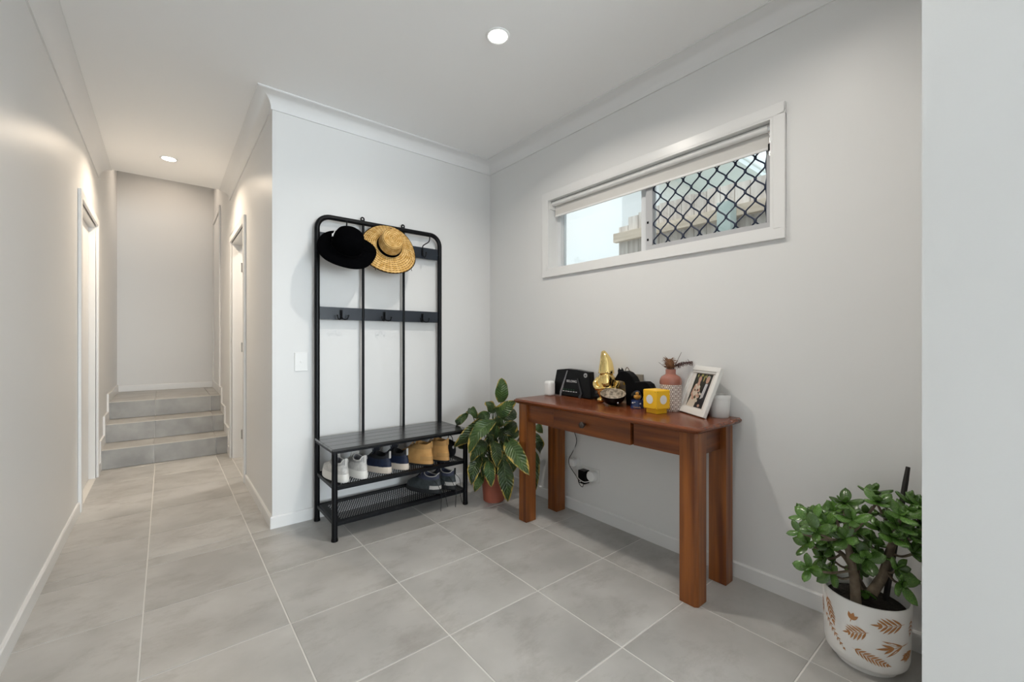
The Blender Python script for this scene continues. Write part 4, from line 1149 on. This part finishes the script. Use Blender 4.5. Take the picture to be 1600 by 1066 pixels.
# gold gnome
gx, gy = 2.020, 1.595
gn = thing('gold_gnome', 'shiny gold garden gnome with a tall pointed hat', 'figurine', (gx, gy, TZ))
vdir = Vector((-gx, -gy, 0)).normalized(); vr = Vector((-vdir.y, vdir.x, 0)) * -1     # toward viewer, viewer's right... (vr points left in view when negated)
def gp(a, b, z): return Vector((gx, gy, TZ + z)) + vr * a + vdir * b
g = G(); g.lathe([(0.001, 0.02), (0.035, 0.022), (0.052, 0.05), (0.062, 0.085), (0.058, 0.12), (0.045, 0.155), (0.03, 0.175), (0.001, 0.18)], 24, c=(gx, gy, TZ)); put('body', g, gold, gn, smooth=60)
for sx in (-1, 1):
    g = G(); g.ell(gp(sx * 0.03, 0.028, 0.016), (0.024, 0.024, 0.017), 14, 10); g.tube([gp(sx * 0.024, 0.0, 0.03), gp(sx * 0.02, -0.002, 0.06)], 0.016, 10); put('boot', g, gold, gn, smooth=60)
    g = G(); g.tube(bez([gp(sx * 0.045, 0.0, 0.14), gp(sx * 0.064, 0.012, 0.11), gp(sx * 0.05, 0.045, 0.085), gp(sx * 0.02, 0.058, 0.088)], 5), [0.014] * 5 + [0.016] * 6 + [0.012] * 5, 10); put('arm', g, gold, gn, smooth=60)
g = G(); g.ell(gp(0, 0.032, 0.125), (0.036, 0.036, 0.058), 16, 12); put('beard', g, gold, gn, smooth=60)
g = G(); g.ell(gp(0, 0.014, 0.178), (0.034, 0.034, 0.028), 16, 10); put('head', g, gold, gn, smooth=60)
g = G(); g.ell(gp(0, 0.05, 0.178), (0.010, 0.010, 0.010), 10, 8); put('nose', g, goldsmooth, gn, smooth=60)
hpts = bez([gp(0, 0.008, 0.168), gp(0, 0.004, 0.20), gp(0.002, 0.0, 0.235), gp(0.008, 0, 0.262), gp(0.014, 0, 0.285), gp(0.020, 0, 0.302)], 4)
hr = [0.047 + (0.008 - 0.047) * (k / (len(hpts) - 1)) ** 1.5 for k in range(len(hpts))]; hr[-1] = 0.006
g = G(); g.tube(hpts, hr, 20); put('pointed_hat', g, goldsmooth, gn, smooth=60)

# bowl
bw = thing('bowl', 'small black bowl with patterned pale inside before the gold gnome', 'bowl', (1.962, 1.500, TZ))
bm_ = Matrix.Translation((1.945, 1.490, TZ + 0.010)) @ Matrix.Rotation(radians(17), 4, Vector((0.61, -0.79, 0)))
prf = [(0.001, 0.0), (0.028, 0.001), (0.045, 0.010), (0.060, 0.028), (0.068, 0.048), (0.070, 0.062)]
g = G(); g.lathe(prf, 32); g.xf(bm_); put('shell', g, blackp, bw, smooth=60)
pat = mat('bowl_pattern', (0.62, 0.52, 0.40), 0.4, col2=(0.10, 0.08, 0.06), nscale=70)
g = G(); g.lathe([(0.070, 0.062), (0.0665, 0.061), (0.064, 0.048), (0.055, 0.028), (0.042, 0.014), (0.026, 0.006), (0.001, 0.005)], 32); g.xf(bm_); put('inside', g, pat, bw, smooth=60)
g = G(); q = Vector((1.945, 1.49, TZ + 0.022)) + Vector((-0.79, -0.61, 0)) * 0.062 + Vector((0.61, -0.79, 0)) * 0.026; g.ell(q, (0.006, 0.006, 0.008), 8, 6); put('silver_mark', g, chrome, bw, smooth=60)

# plaque with hanger, leaning on the wall, and the small gold-lettered card before it
pq = thing('hanging_plaque', 'grey wooden plaque with a wire hanger behind the black horse', 'plaque', (2.085, 1.48, TZ))
g = G(); g.prism([(1.572, 0.0), (1.566, 0.166), (1.394, 0.170), (1.40, 0.0)], lambda u, v, d: (2.076 + d + 0.014 * v / 0.17, u, TZ + v), 0, 0.010); put('board', g, mat('plaque_wood', (0.23, 0.20, 0.155), 0.7, col2=(0.31, 0.275, 0.22), nscale=20), pq, bevel=0.002)
g = G(); g.tube(bez([(2.09, 1.515, TZ + 0.16), (2.088, 1.51, TZ + 0.19), (2.087, 1.497, TZ + 0.206), (2.088, 1.484, TZ + 0.19), (2.09, 1.478, TZ + 0.16)], 5), 0.0022, 6); put('wire_hanger', g, mat('brown_wire', (0.10, 0.06, 0.04), 0.5), pq, smooth=60)
cd = thing('lettered_card', 'small kraft card with gold lettering behind the bowl', 'card', (2.062, 1.53, TZ))
g = G(); g.prism([(1.585, 0.0), (1.58, 0.125), (1.485, 0.125), (1.48, 0.0)], lambda u, v, d: (2.058 + d + 0.008 * v / 0.12, u, TZ + v), 0, 0.006); put('card', g, kraft, cd, bevel=0.001)
goldp = mat('gold_print', (0.62, 0.40, 0.06), 0.35)
FM = face_frame((2.0615, 1.525, TZ + 0.078), (0, -1, 0), (0.06, 0, 1)); text_mesh('gold_lettering', 'hope', 0.032, FM, goldp, cd)
g = G(); g.ell((2.0635, 1.567, TZ + 0.098), (0.001, 0.011, 0.015), 14, 8); g.ell((2.0635, 1.500, TZ + 0.112), (0.001, 0.008, 0.008), 12, 8); put('gold_dots', g, goldp, cd)

# black horse: side silhouette with rounded thickness
ho = thing('black_horse', 'black wooden horse figurine behind the snow globe', 'figurine', (2.03, 1.40, TZ))
hz = [(u, max(v, TZ)) for u, v in HORSE]
g = G(); g.prism(hz, lambda u, v, d: (2.03 + d, u, v), -0.026, 0.026)
o = put('body', g, horsem, ho); md = o.modifiers.new('bevel', 'BEVEL'); md.width = 0.007; md.segments = 3; md.limit_method = 'ANGLE'; md.angle_limit = radians(50)
for sx in (-0.014, 0.014):
    g = G(); g.tube([(2.03 + sx, 1.492, 0.938), (2.03 + sx, 1.500, 0.956), (2.03 + sx, 1.504, 0.966)], [0.009, 0.006, 0.001], 8); put('ear', g, horsem, ho, smooth=60)
g = G(); g.tube(bez([(2.03, 1.29, 0.87), (2.03, 1.278, 0.85), (2.03, 1.276, 0.80), (2.03, 1.28, 0.775)], 4), [0.009] * 12 + [0.004], 8); put('tail', g, horsem, ho, smooth=60)

# snow globe
sgx, sgy = 1.968, 1.348
sg = thing('snow_globe', 'small snow globe with a yellow figure and dark blue base', 'snow globe', (sgx, sgy, TZ))
navyg = mat('globe_base_blue', (0.008, 0.016, 0.075), 0.25, col2=(0.02, 0.05, 0.16), nscale=35)
g = G(); g.lathe([(0.001, 0), (0.036, 0), (0.037, 0.006), (0.034, 0.014), (0.032, 0.030), (0.031, 0.042), (0.026, 0.044), (0.001, 0.044)], 28, c=(sgx, sgy, TZ)); put('base', g, navyg, sg, smooth=40)
gn_ = Vector((-sgx, -sgy, 0)).normalized(); rt = Vector((-gn_.y, gn_.x, 0))
g = G(); g.ell((sgx, sgy, TZ + 0.066), (0.031, 0.031, 0.030), 24, 16); put('glass_dome', g, globeglass, sg, smooth=60)
yf = mat('yellow_figure', (0.65, 0.30, 0.03), 0.5)
g = G(); g.ell((sgx, sgy, TZ + 0.058), (0.013, 0.013, 0.014), 12, 8); g.ell((sgx, sgy, TZ + 0.077), (0.009, 0.009, 0.009), 12, 8)
for s_ in (-1, 1):
    q = Vector((sgx, sgy, TZ + 0.06)) + rt * 0.013 * s_; g.ell(q, (0.005, 0.005, 0.009), 8, 6)
put('figure', g, yf, sg, smooth=60)
FM = face_frame(Vector((sgx, sgy, TZ + 0.009)) + gn_ * 0.0375, rt, (0, 0, 1)); text_mesh('base_lettering', 'Canada', 0.0125, FM, mat('orange_print', (0.70, 0.42, 0.22), 0.5), sg)
for k, (a, z, sc) in enumerate(((-0.022, 0.030, 0.006), (-0.012, 0.034, 0.004), (0.016, 0.027, 0.005))):
    g = G(); q = Vector((sgx, sgy, TZ + z)) + rt * a + gn_ * math.sqrt(0.0335 ** 2 - a * a); g.ell(q, (sc, sc, sc * 0.8), 8, 6); put('base_relief', g, mat('relief_%d' % k, (0.45, 0.45, 0.50), 0.5), sg, smooth=60)

# yellow cube lamp (plain)
cx_, cy_ = 1.914, 1.198
yl = thing('cube_lamp', 'yellow plastic cube lamp on a square foot before the vase', 'lamp', (cx_, cy_, TZ))
CM = Matrix.Translation((cx_, cy_, TZ)) @ Matrix.Rotation(radians(-12.9), 4, 'Z')
g = G(); g.box(-0.046, 0.046, -0.046, 0.046, 0.022, 0.117); g.xf(CM); cb_ = put('cube', g, yellow, yl, bevel=0.005)
g = G(); g.box(-0.035, 0.035, -0.035, 0.035, 0.0, 0.022); g.xf(CM); put('foot', g, yellow, yl, bevel=0.002)
for ang in (0, pi / 2, pi, -pi / 2):
    g = G(); g.lathe([(0.001, 0.0008), (0.022, 0.0008), (0.0225, 0.0)], 28); g.xf(CM @ Matrix.Rotation(ang, 4, 'Z') @ Matrix.Translation((0.0461, 0, 0.07)) @ Matrix.Rotation(pi / 2, 4, 'Y')); put('white_disc', g, whitep, cb_)
    g = G()
    for a in (-0.038, 0.038):
        for z in (0.030, 0.109):
            q = G(); q.ell((0.0462, a, z), (0.001, 0.0024, 0.0024), 8, 6); q.xf(CM @ Matrix.Rotation(ang, 4, 'Z')); g.add(q.v, q.f)
    put('corner_dots', g, mat('amber_dot_%d' % int(ang * 10), (0.50, 0.24, 0.01), 0.5), cb_)

# vase
vx, vy = 2.036, 1.192
va_ = thing('vase', 'pink terracotta vase with a patterned white body', 'vase', (vx, vy, TZ))
g = G(); g.lathe([(0.001, 0), (0.050, 0), (0.0535, 0.004), (0.0545, 0.012), (0.0545, 0.136)], 40, c=(vx, vy, TZ)); put('patterned_body', g, vasem, va_, smooth=40)
g = G(); g.lathe([(0.0545, 0.136), (0.0552, 0.140), (0.0555, 0.150), (0.053, 0.164), (0.046, 0.176), (0.036, 0.183), (0.0275, 0.187), (0.0255, 0.192), (0.0255, 0.211), (0.023, 0.214), (0.0205, 0.211), (0.020, 0.185), (0.001, 0.18)], 40, c=(vx, vy, TZ)); put('glazed_shoulder', g, terraglaze, va_, smooth=50)
rtv = Vector((vy, -vx, 0)).normalized(); up_ = Vector((0, 0, 1)); fw = Vector((-vx, -vy, 0)).normalized()
def vp_(a, b, z): return Vector((vx, vy, TZ + z)) + rtv * a + fw * b
rr = random.Random(5)
df = thing('dried_flower', 'dried brown bottlebrush flower standing in the vase', 'dried flower', (vx, vy, TZ + 0.19), 'dried stems in the vase')
g = G(); g.tube(bez([vp_(0, 0, 0.185), vp_(-0.004, 0, 0.215), vp_(-0.004, 0.004, 0.26)], 4), 0.003, 6); put('stem', g, driedm, df)
g = G(); g.ell(vp_(-0.004, 0.0, 0.240), (0.022, 0.022, 0.028), 14, 10); put('seed_head', g, driedm, df, smooth=60)
g = G()
for k in range(110):
    a = rr.uniform(0, 2 * pi); z = rr.uniform(0.215, 0.268); d_ = Vector((cos(a), sin(a), rr.uniform(-0.1, 1.3))).normalized()
    p = vp_(-0.004, 0, z) + Vector((cos(a), sin(a), 0)) * 0.016; ln = rr.uniform(0.012, 0.03)
    g.tube([p, p + d_ * ln * 0.5, p + d_ * ln + Vector((0, 0, -0.003))], [0.0014, 0.001, 0.0004], 4)
put('bristles', g, driedm, df)
df['kind'] = df.get('kind', '') or ''
del df['kind']
df2 = thing('dried_flower', 'dried purple-brown feathery stem leaning right out of the vase', 'dried flower', (vx, vy, TZ + 0.19), 'dried stems in the vase')
sp_ = bez([vp_(0.006, 0, 0.19), vp_(0.016, 0, 0.225), vp_(0.05, -0.012, 0.245), vp_(0.082, -0.02, 0.25), vp_(0.104, -0.024, 0.254)], 6)
g = G(); g.tube(sp_, 0.0022, 6); put('stem', g, driedp, df2)
g = G()
for k in range(190):
    i = rr.randint(8, len(sp_) - 1); p = sp_[i]; a = rr.uniform(0, 2 * pi)
    d_ = (Vector((cos(a), sin(a), rr.uniform(-1.1, 0.5))) * 0.7 + rtv * 0.6).normalized(); ln = rr.uniform(0.01, 0.028) * (1.15 if d_.z < 0 else 0.7)
    q = p + d_ * ln
    if q.x > 2.10: continue
    g.tube([p, p + d_ * ln * 0.6, q], [0.0013, 0.001, 0.0004], 4)
put('plumes', g, driedp, df2)
df3 = thing('dried_twig', 'single thin dried twig rising above the vase', 'twig', (vx, vy, TZ + 0.19))
g = G(); g.tube(bez([vp_(0.008, 0, 0.19), vp_(0.022, 0, 0.235), vp_(0.034, 0, 0.262), vp_(0.052, 0, 0.302)], 5), [0.002] * 10 + [0.001] * 6, 6); put('twig_stem', g, driedp, df3)
g = G()
for a, z, l in ((-0.03, 0.22, 0.03), (-0.02, 0.235, 0.035), (0.03, 0.235, 0.02)):
    g.tube(bez([vp_(0.0, 0.0, 0.205), vp_(a * 0.7, 0.01, z), vp_(a * 2, 0.012, z + l)], 4), [0.0011] * 8 + [0.0004], 5)
put('wisp', g, driedp, df3)

# photo frame, leaning back
FBL, FBR = Vector((2.056, 1.176, TZ)), Vector((1.926, 0.961, TZ))
fr_r = (FBR - FBL).normalized(); fr_n = Vector((0.854, -0.521, 0)); th = 0.38
fr_u = fr_n * sin(th) + Vector((0, 0, cos(th))); FWd = (FBR - FBL).length; FHt = 0.247
fr_f = fr_r.cross(fr_u)
if fr_f.dot(Vector((-1, -1, 0.2))) < 0: fr_f = -fr_f
def fp(u, v, d): return FBL + fr_r * u + fr_u * v + fr_f * d + Vector((0, 0, 0.004))
pf = thing('photo_frame', 'white picture frame with a wedding photo leaning back on the table', 'picture frame', (1.99, 1.065, TZ))
def fring(u0, u1, v0, v1, w_, d0, d1, bev):
    g = G()
    for (a0, a1, b0, b1) in ((u0, u1, v0, v0 + w_), (u0, u1, v1 - w_, v1), (u0, u0 + w_, v0 + w_, v1 - w_), (u1 - w_, u1, v0 + w_, v1 - w_)):
        g.prism([(a0, b0), (a1, b0), (a1, b1), (a0, b1)], fp, d0, d1)
    return g
put('outer_moulding', fring(0, FWd, 0, FHt, 0.022, -0.012, 0.006, 0), framew, pf, bevel=0.002)
put('inner_moulding', fring(0.018, FWd - 0.018, 0.018, FHt - 0.018, 0.014, -0.010, 0.001, 0), framew, pf, bevel=0.002)
mu0, mu1, mv0, mv1 = 0.060, FWd - 0.052, 0.032, FHt - 0.034
g = fring(0.030, FWd - 0.030, 0.022, FHt - 0.022, 0.0, -0.008, -0.006, 0) if False else G()
for (a0, a1, b0, b1) in ((0.030, FWd - 0.030, 0.030, mv0 + 0.006), (0.030, FWd - 0.030, mv1 - 0.002, FHt - 0.030), (0.030, mu0, mv0 + 0.006, mv1 - 0.002), (mu1, FWd - 0.030, mv0 + 0.006, mv1 - 0.002)):
    g.prism([(a0, b0), (a1, b0), (a1, b1), (a0, b1)], fp, -0.008, -0.005)
put('mat_board', g, matboard, pf)
g = G(); g.prism([(0.02, 0.02), (FWd - 0.02, 0.02), (FWd - 0.02, FHt - 0.02), (0.02, FHt - 0.02)], fp, -0.012, -0.009); put('backing', g, kraft, pf)
# the print: flat coloured shapes of a couple with flowers
pm = [mat('print_dark', (0.012, 0.014, 0.010), 0.4, col2=(0.03, 0.035, 0.02), nscale=40), mat('print_skin', (0.50, 0.30, 0.22), 0.4), mat('print_ivory', (0.62, 0.54, 0.44), 0.4), mat('print_shirt', (0.55, 0.57, 0.60), 0.4),
      mat('print_suit', (0.012, 0.012, 0.015), 0.4), mat('print_flower', (0.55, 0.33, 0.24), 0.4), mat('print_leaf', (0.10, 0.12, 0.07), 0.4), mat('print_hair', (0.07, 0.04, 0.025), 0.4), mat('print_glow', (0.42, 0.38, 0.12), 0.4), mat('print_grey', (0.40, 0.38, 0.36), 0.4)]
PU, PV = mu1 - mu0, mv1 - mv0
lvl = [0]
def pshape(pts, m):
    lvl[0] += 1; d = -0.0088 + 0.00004 * lvl[0]
    g_.add([fp(mu0 + a * PU, mv0 + b * PV, d) for a, b in pts], [tuple(range(len(pts)))], m)
def pell(a, b, ra, rb, m, n=14): pshape([(a + ra * cos(2 * pi * k / n), b + rb * sin(2 * pi * k / n)) for k in range(n)], m)
g_ = G()
pshape([(0, 0), (1, 0), (1, 1), (0, 1)], 0)
for a, b, ra, rb in ((0.12, 0.93, 0.03, 0.05), (0.36, 0.95, 0.07, 0.045), (0.52, 0.86, 0.03, 0.09), (0.60, 0.93, 0.03, 0.05)): pell(a, b, ra, rb, 8)
pshape([(0.0, 0.0), (0.46, 0.0), (0.50, 0.30), (0.40, 0.40), (0.46, 0.62), (0.34, 0.70), (0.14, 0.68), (0.06, 0.5), (0.10, 0.32)], 2)
pell(0.30, 0.70, 0.08, 0.07, 1); pell(0.25, 0.86, 0.10, 0.085, 7); pell(0.30, 0.82, 0.085, 0.095, 1)
pshape([(0.12, 0.66), (0.2, 0.62), (0.12, 0.42), (0.32, 0.26), (0.26, 0.22), (0.04, 0.38)], 1)
pshape([(0.48, 0.0), (1.0, 0.0), (1.0, 0.62), (0.92, 0.72), (0.66, 0.72), (0.58, 0.60), (0.62, 0.3)], 4)
pshape([(0.70, 0.72), (0.84, 0.72), (0.80, 0.34), (0.66, 0.28), (0.68, 0.5)], 3)
pshape([(0.765, 0.68), (0.80, 0.68), (0.76, 0.32), (0.70, 0.32)], 9)
pell(0.76, 0.88, 0.105, 0.08, 9); pell(0.755, 0.83, 0.095, 0.10, 1); pell(0.72, 0.10, 0.07, 0.04, 1)
for k in range(26):
    a = 0.40 + 0.17 * rr.gauss(0, 0.8); b = 0.40 + 0.12 * rr.gauss(0, 0.8); pell(min(max(a, 0.1), 0.66), min(max(b, 0.2), 0.6), rr.uniform(0.03, 0.055), rr.uniform(0.025, 0.045), rr.choice((5, 6, 7, 2, 5)), 9)
put('photo_print', g_, pm, pf)
g = G(); q0 = fp(FWd / 2, FHt * 0.55, -0.012); q1 = Vector((q0.x, q0.y, TZ)) + fr_n * 0.05
g.tube([q0, Vector((min(q1.x, 2.09), q1.y, TZ + 0.002))], 0.006, 6); put('easel_strut', g, kraft, pf)

# white cup at the table's right end
cu_ = thing('white_pot', 'small plain white pot at the right end of the table', 'pot', (2.046, 0.946, TZ))
g = G(); g.lathe([(0.001, 0), (0.040, 0), (0.0425, 0.003), (0.046, 0.06), (0.0475, 0.088), (0.0485, 0.089), (0.0488, 0.103), (0.0478, 0.106), (0.0458, 0.105), (0.044, 0.06), (0.040, 0.006), (0.001, 0.005)], 40, c=(2.046, 0.946, TZ)); put('body', g, whitep, cu_, smooth=40)

# ------------------------------------------------------------------ peace lily in the corner
pl_ = thing('peace_lily', 'peace lily with yellow-edged leaves in a terracotta pot in the corner', 'plant', (1.80, 2.41, 0))
g = G(); g.lathe([(0.001, 0), (0.070, 0), (0.074, 0.004), (0.088, 0.17), (0.094, 0.172), (0.096, 0.205), (0.090, 0.206), (0.086, 0.18), (0.08, 0.175)], 36, c=(1.80, 2.41, 0)); put('pot', g, terra, pl_, smooth=40)
g = G(); g.lathe([(0.084, 0.18), (0.04, 0.184), (0.001, 0.186)], 24, c=(1.80, 2.41, 0)); put('potting_soil', g, soil, pl_)
def lily_leaf(b, t, w_, bend, k):
    b = Vector(b); t = Vector(t)
    b.x = min(b.x, 2.07); t.x = min(t.x, 2.075)
    ax = t - b; L_ = ax.length
    vd = (Vector((0, 0, 1.12)) - (b + t) / 2).normalized()
    side = ax.cross(vd).normalized()
    nrm = side.cross(ax).normalized()
    if nrm.dot(vd) < 0: nrm = -nrm
    rot = Matrix.Rotation(rr.uniform(-0.5, 0.5), 3, ax.normalized()); side = rot @ side; nrm = rot @ nrm
    wv = rr.uniform(0, 6)
    def f(u, v):
        wd = w_ / 2 * (sin(pi * min(1, (u * 0.94 + 0.045)) ** 0.86) ** 0.62) * (1 - 0.12 * u * u) if u < 0.999 else 0.001
        c = 2 * v - 1
        p = b + ax * u + nrm * (bend * sin(pi * u)) + side * (wd * c) + nrm * (0.16 * w_ * abs(c) ** 1.3 * (1 - u) - 0.01) + nrm * (0.010 * sin(11 * u + wv + 2 * c) * abs(c)) + Vector((0, 0, -0.10 * L_ * max(0, u - 0.55) ** 2 * 4))
        p.x = min(p.x, 2.09); return p
    g = G()
    vs = []; uv = []; fs = []; NU, NV = 12, 6
    for i in range(NU + 1):
        for j in range(NV + 1): vs.append(f(i / NU, j / NV)); uv.append((i / NU + 1e-4, j / NV))
    q = NV + 1
    for i in range(NU):
        for j in range(NV): fs.append((i * q + j, i * q + j + 1, (i + 1) * q + j + 1, (i + 1) * q + j))
    g.add(vs, fs, 0, uv)
    lf = put('leaf', g, lilym, pl_, smooth=60)
    root = Vector((1.80 + rr.uniform(-0.03, 0.03), 2.41 + rr.uniform(-0.03, 0.03), 0.18))
    mid = root * 0.45 + b * 0.55 + Vector((0, 0, 0.06 if b.z < 0.45 else 0.03)); mid.x = min(mid.x, 2.06)
    hi = b + Vector((0, 0, 0.012)) - ax.normalized() * 0.03 ; hi.x = min(hi.x, 2.07)
    g = G(); g.tube(bez([root, mid, hi, b], 5), 0.0032, 6); put('leaf_stalk', g, stemgreen, lf, smooth=60)
for k, (b, t, w_, bend) in enumerate(LILY): lily_leaf(b, t, w_ * 1.12, bend * 1.15, k)

# ------------------------------------------------------------------ jade plant in the printed pot
jx, jy = 1.913, 0.375
jp = thing('jade_plant', 'jade plant in a white pot printed with copper leaves', 'plant', (jx, jy, 0))
g = G(); g.lathe([(0.001, 0), (0.086, 0), (0.088, 0.004), (0.088, 0.016), (0.104, 0.022), (0.113, 0.034), (0.1175, 0.055), (0.1225, 0.236), (0.1215, 0.241), (0.1175, 0.242), (0.115, 0.238), (0.112, 0.19)], 64, c=(jx, jy, 0)); pot = put('pot', g, ceramic, jp, smooth=40)
g = G(); g.lathe([(0.114, 0.203), (0.06, 0.208), (0.001, 0.210)], 32, c=(jx, jy, 0)); put('potting_soil', g, soil, jp)
def potpt(s_, z, off=0.0009):
    R = 0.1175 + (0.1225 - 0.1175) * (z - 0.055) / 0.181 if z > 0.055 else 0.1175 - (0.055 - z) * 0.2
    a = s_ / 0.12; return (jx + (R + off) * cos(a), jy + (R + off) * sin(a), z)
acam = math.atan2(-jy, -jx)
def leafpoly(g, x, z, ang, L_, w_):
    n = 6; c, s_ = cos(ang), sin(ang); pts = []
    for k in range(n + 1):
        u = k / n; pts.append((u * L_, w_ * sin(pi * u ** 0.8)))
    for k in range(n - 1, 0, -1):
        u = k / n; pts.append((u * L_, -w_ * sin(pi * u ** 0.8)))
    P = [(x + a * c - b * s_, z + a * s_ + b * c) for a, b in pts]
    g.add([potpt(acam * 0.12 + a, b) for a, b in P], [tuple(range(len(P)))])
def frond(x, z, ang, L_, n, ll, lw, spread=0.75, single=False):
    g = G(); c, s_ = cos(ang), sin(ang)
    leafpoly(g, x, z, ang, L_, 0.0011)
    for k in range(n):
        u = (k + 1) / (n + 0.4); f_ = (sin(pi * (0.22 + 0.7 * u)))
        for sd in (-1, 1):
            leafpoly(g, x + c * L_ * u, z + s_ * L_ * u, ang + sd * spread, ll * f_, lw)
    leafpoly(g, x + c * L_ * 0.94, z + s_ * L_ * 0.94, ang, ll * 0.7, lw)
    put('copper_leaf_print', g, printbrown, pot)
# s: along the circumference, positive to the viewer's right
frond(-0.128, 0.222, -1.2, 0.088, 6, 0.030, 0.0030, 0.6)
frond(-0.040, 0.172, 1.3, 0.014, 1, 0.034, 0.0058, 0.55)
frond(0.115, 0.200, pi + 0.12, 0.078, 5, 0.044, 0.0034, 0.68)
frond(0.012, 0.160, pi + 0.42, 0.062, 5, 0.036, 0.0030, 0.78)
frond(0.135, 0.135, pi + 0.22, 0.070, 2, 0.066, 0.0042, 0.42)
frond(-0.142, 0.158, -0.82, 0.125, 8, 0.016, 0.0020, 0.8)
frond(-0.038, 0.088, -0.24, 0.100, 9, 0.026, 0.0026, 0.7)
frond(0.150, 0.215, -1.75, 0.055, 4, 0.018, 0.0022, 0.8)
frond(0.165, 0.105, pi + 0.35, 0.05, 4, 0.034, 0.0034, 0.5)
frond(-0.170, 0.20, -1.4, 0.055, 4, 0.026, 0.0030, 0.7)
for k in range(6): frond(0.19 + 0.062 * k, 0.10 + 0.08 * (k % 2), 0.9 + 1.3 * k, 0.06, 6, 0.026, 0.003)
frond(0.030, 0.075, 0.5, 0.02, 1, 0.02, 0.003) if False else None
for k, tr in enumerate(TRUNKS):
    P = bez(tr, 5); g = G(); r0 = (0.0165, 0.0175, 0.012)[k]
    g.tube(P, [r0 * (1 - 0.45 * i / (len(P) - 1)) for i in range(len(P))], 10); put('trunk', g, bark, jp, smooth=60)
ends = [Vector(p) for tr in TRUNKS for p in (tr[-1], tr[-2], tr[-1])]
# leaf mesh shared by every leaf: fat spoon shape along +x
q = G(); NU, NV = 8, 6
vs = []; fs = []
for i in range(NU + 1):
    u = i / NU; wd = 0.5 * (0.16 + 0.84 * sin(pi * min(1, 0.08 + 0.92 * u) ** 1.25) ** 0.8) * (1 if u < 1 else 0.12)
    if u == 0: wd = 0.10
    for j in range(NV):
        a = 2 * pi * j / NV
        vs.append((u, wd * cos(a) * 0.95, 0.11 * sin(a) * (0.5 + wd) + 0.16 * u * u))
for i in range(NU):
    for j in range(NV): fs.append((i * NV + j, i * NV + (j + 1) % NV, (i + 1) * NV + (j + 1) % NV, (i + 1) * NV + j))
fs += [tuple(range(NV - 1, -1, -1)), tuple(NU * NV + j for j in range(NV))]
q.add(vs, fs); leafme = mesh('leaf', q, jadem, 70)
jr = random.Random(11)
for ci, c0 in enumerate(JADE):
    c0 = Vector(c0)
    src = min((p for tr in TRUNKS for p in bez(tr, 5)[6:]), key=lambda p: (p - c0).length + 0.5 * max(0, p.z - c0.z + 0.03))
    g = G(); md_ = (src + c0) / 2 + Vector((0, 0, -0.012)); g.tube(bez([src, md_, c0], 4), 0.0042, 6); put('twig', g, bark, jp, smooth=60)
    out = (c0 - Vector((1.90, 0.36, 0.36))); out = (out.normalized() + Vector((-0.35, -0.1, 0.55))).normalized()
    a0 = jr.uniform(0, 2 * pi); e1 = out.orthogonal().normalized(); e2 = out.cross(e1)
    nl = 6 if ci not in (5, 34) else 4
    for k in range(nl):
        a = a0 + k * pi / 2 + (pi / 4 if (k // 4) else 0); el = 0.25 if k < 4 else 0.95
        d_ = (e1 * cos(a) + e2 * sin(a)) * cos(el) + out * sin(el)
        L_ = jr.uniform(0.044, 0.064) * (1 if k < 4 else 0.68) * (0.7 if ci in (5, 34) else 1)
        s0 = out.cross(d_).normalized(); u0 = d_.cross(s0)
        wd = L_ * jr.uniform(0.58, 0.72)
        M_ = Matrix(((d_.x * L_, s0.x * wd, u0.x * L_, c0.x - jx), (d_.y * L_, s0.y * wd, u0.y * L_, c0.y - jy), (d_.z * L_, s0.z * wd, u0.z * L_, c0.z - (2 if k < 0 else 0) + (0 if k < 4 else 0.004)), (0, 0, 0, 1)))
        tip = Vector((c0.x, c0.y, c0.z)) + d_ * L_
        if tip.x > 2.10: continue
        lf = bpy.data.objects.new('leaf', leafme); COL.objects.link(lf); lf.parent = jp; lf.matrix_local = M_
g = G(); a, b = Vector(STAKE[0]), Vector(STAKE[1]); g.tube([a - (b - a) * 0.1, a, b - (b - a) * 0.12, b], [0.009, 0.009, 0.0085, 0.0065], 5); put('support_stake', g, stakem, jp)
for o in bpy.data.objects:
    if 'kind' in o and not o['kind']: del o['kind']
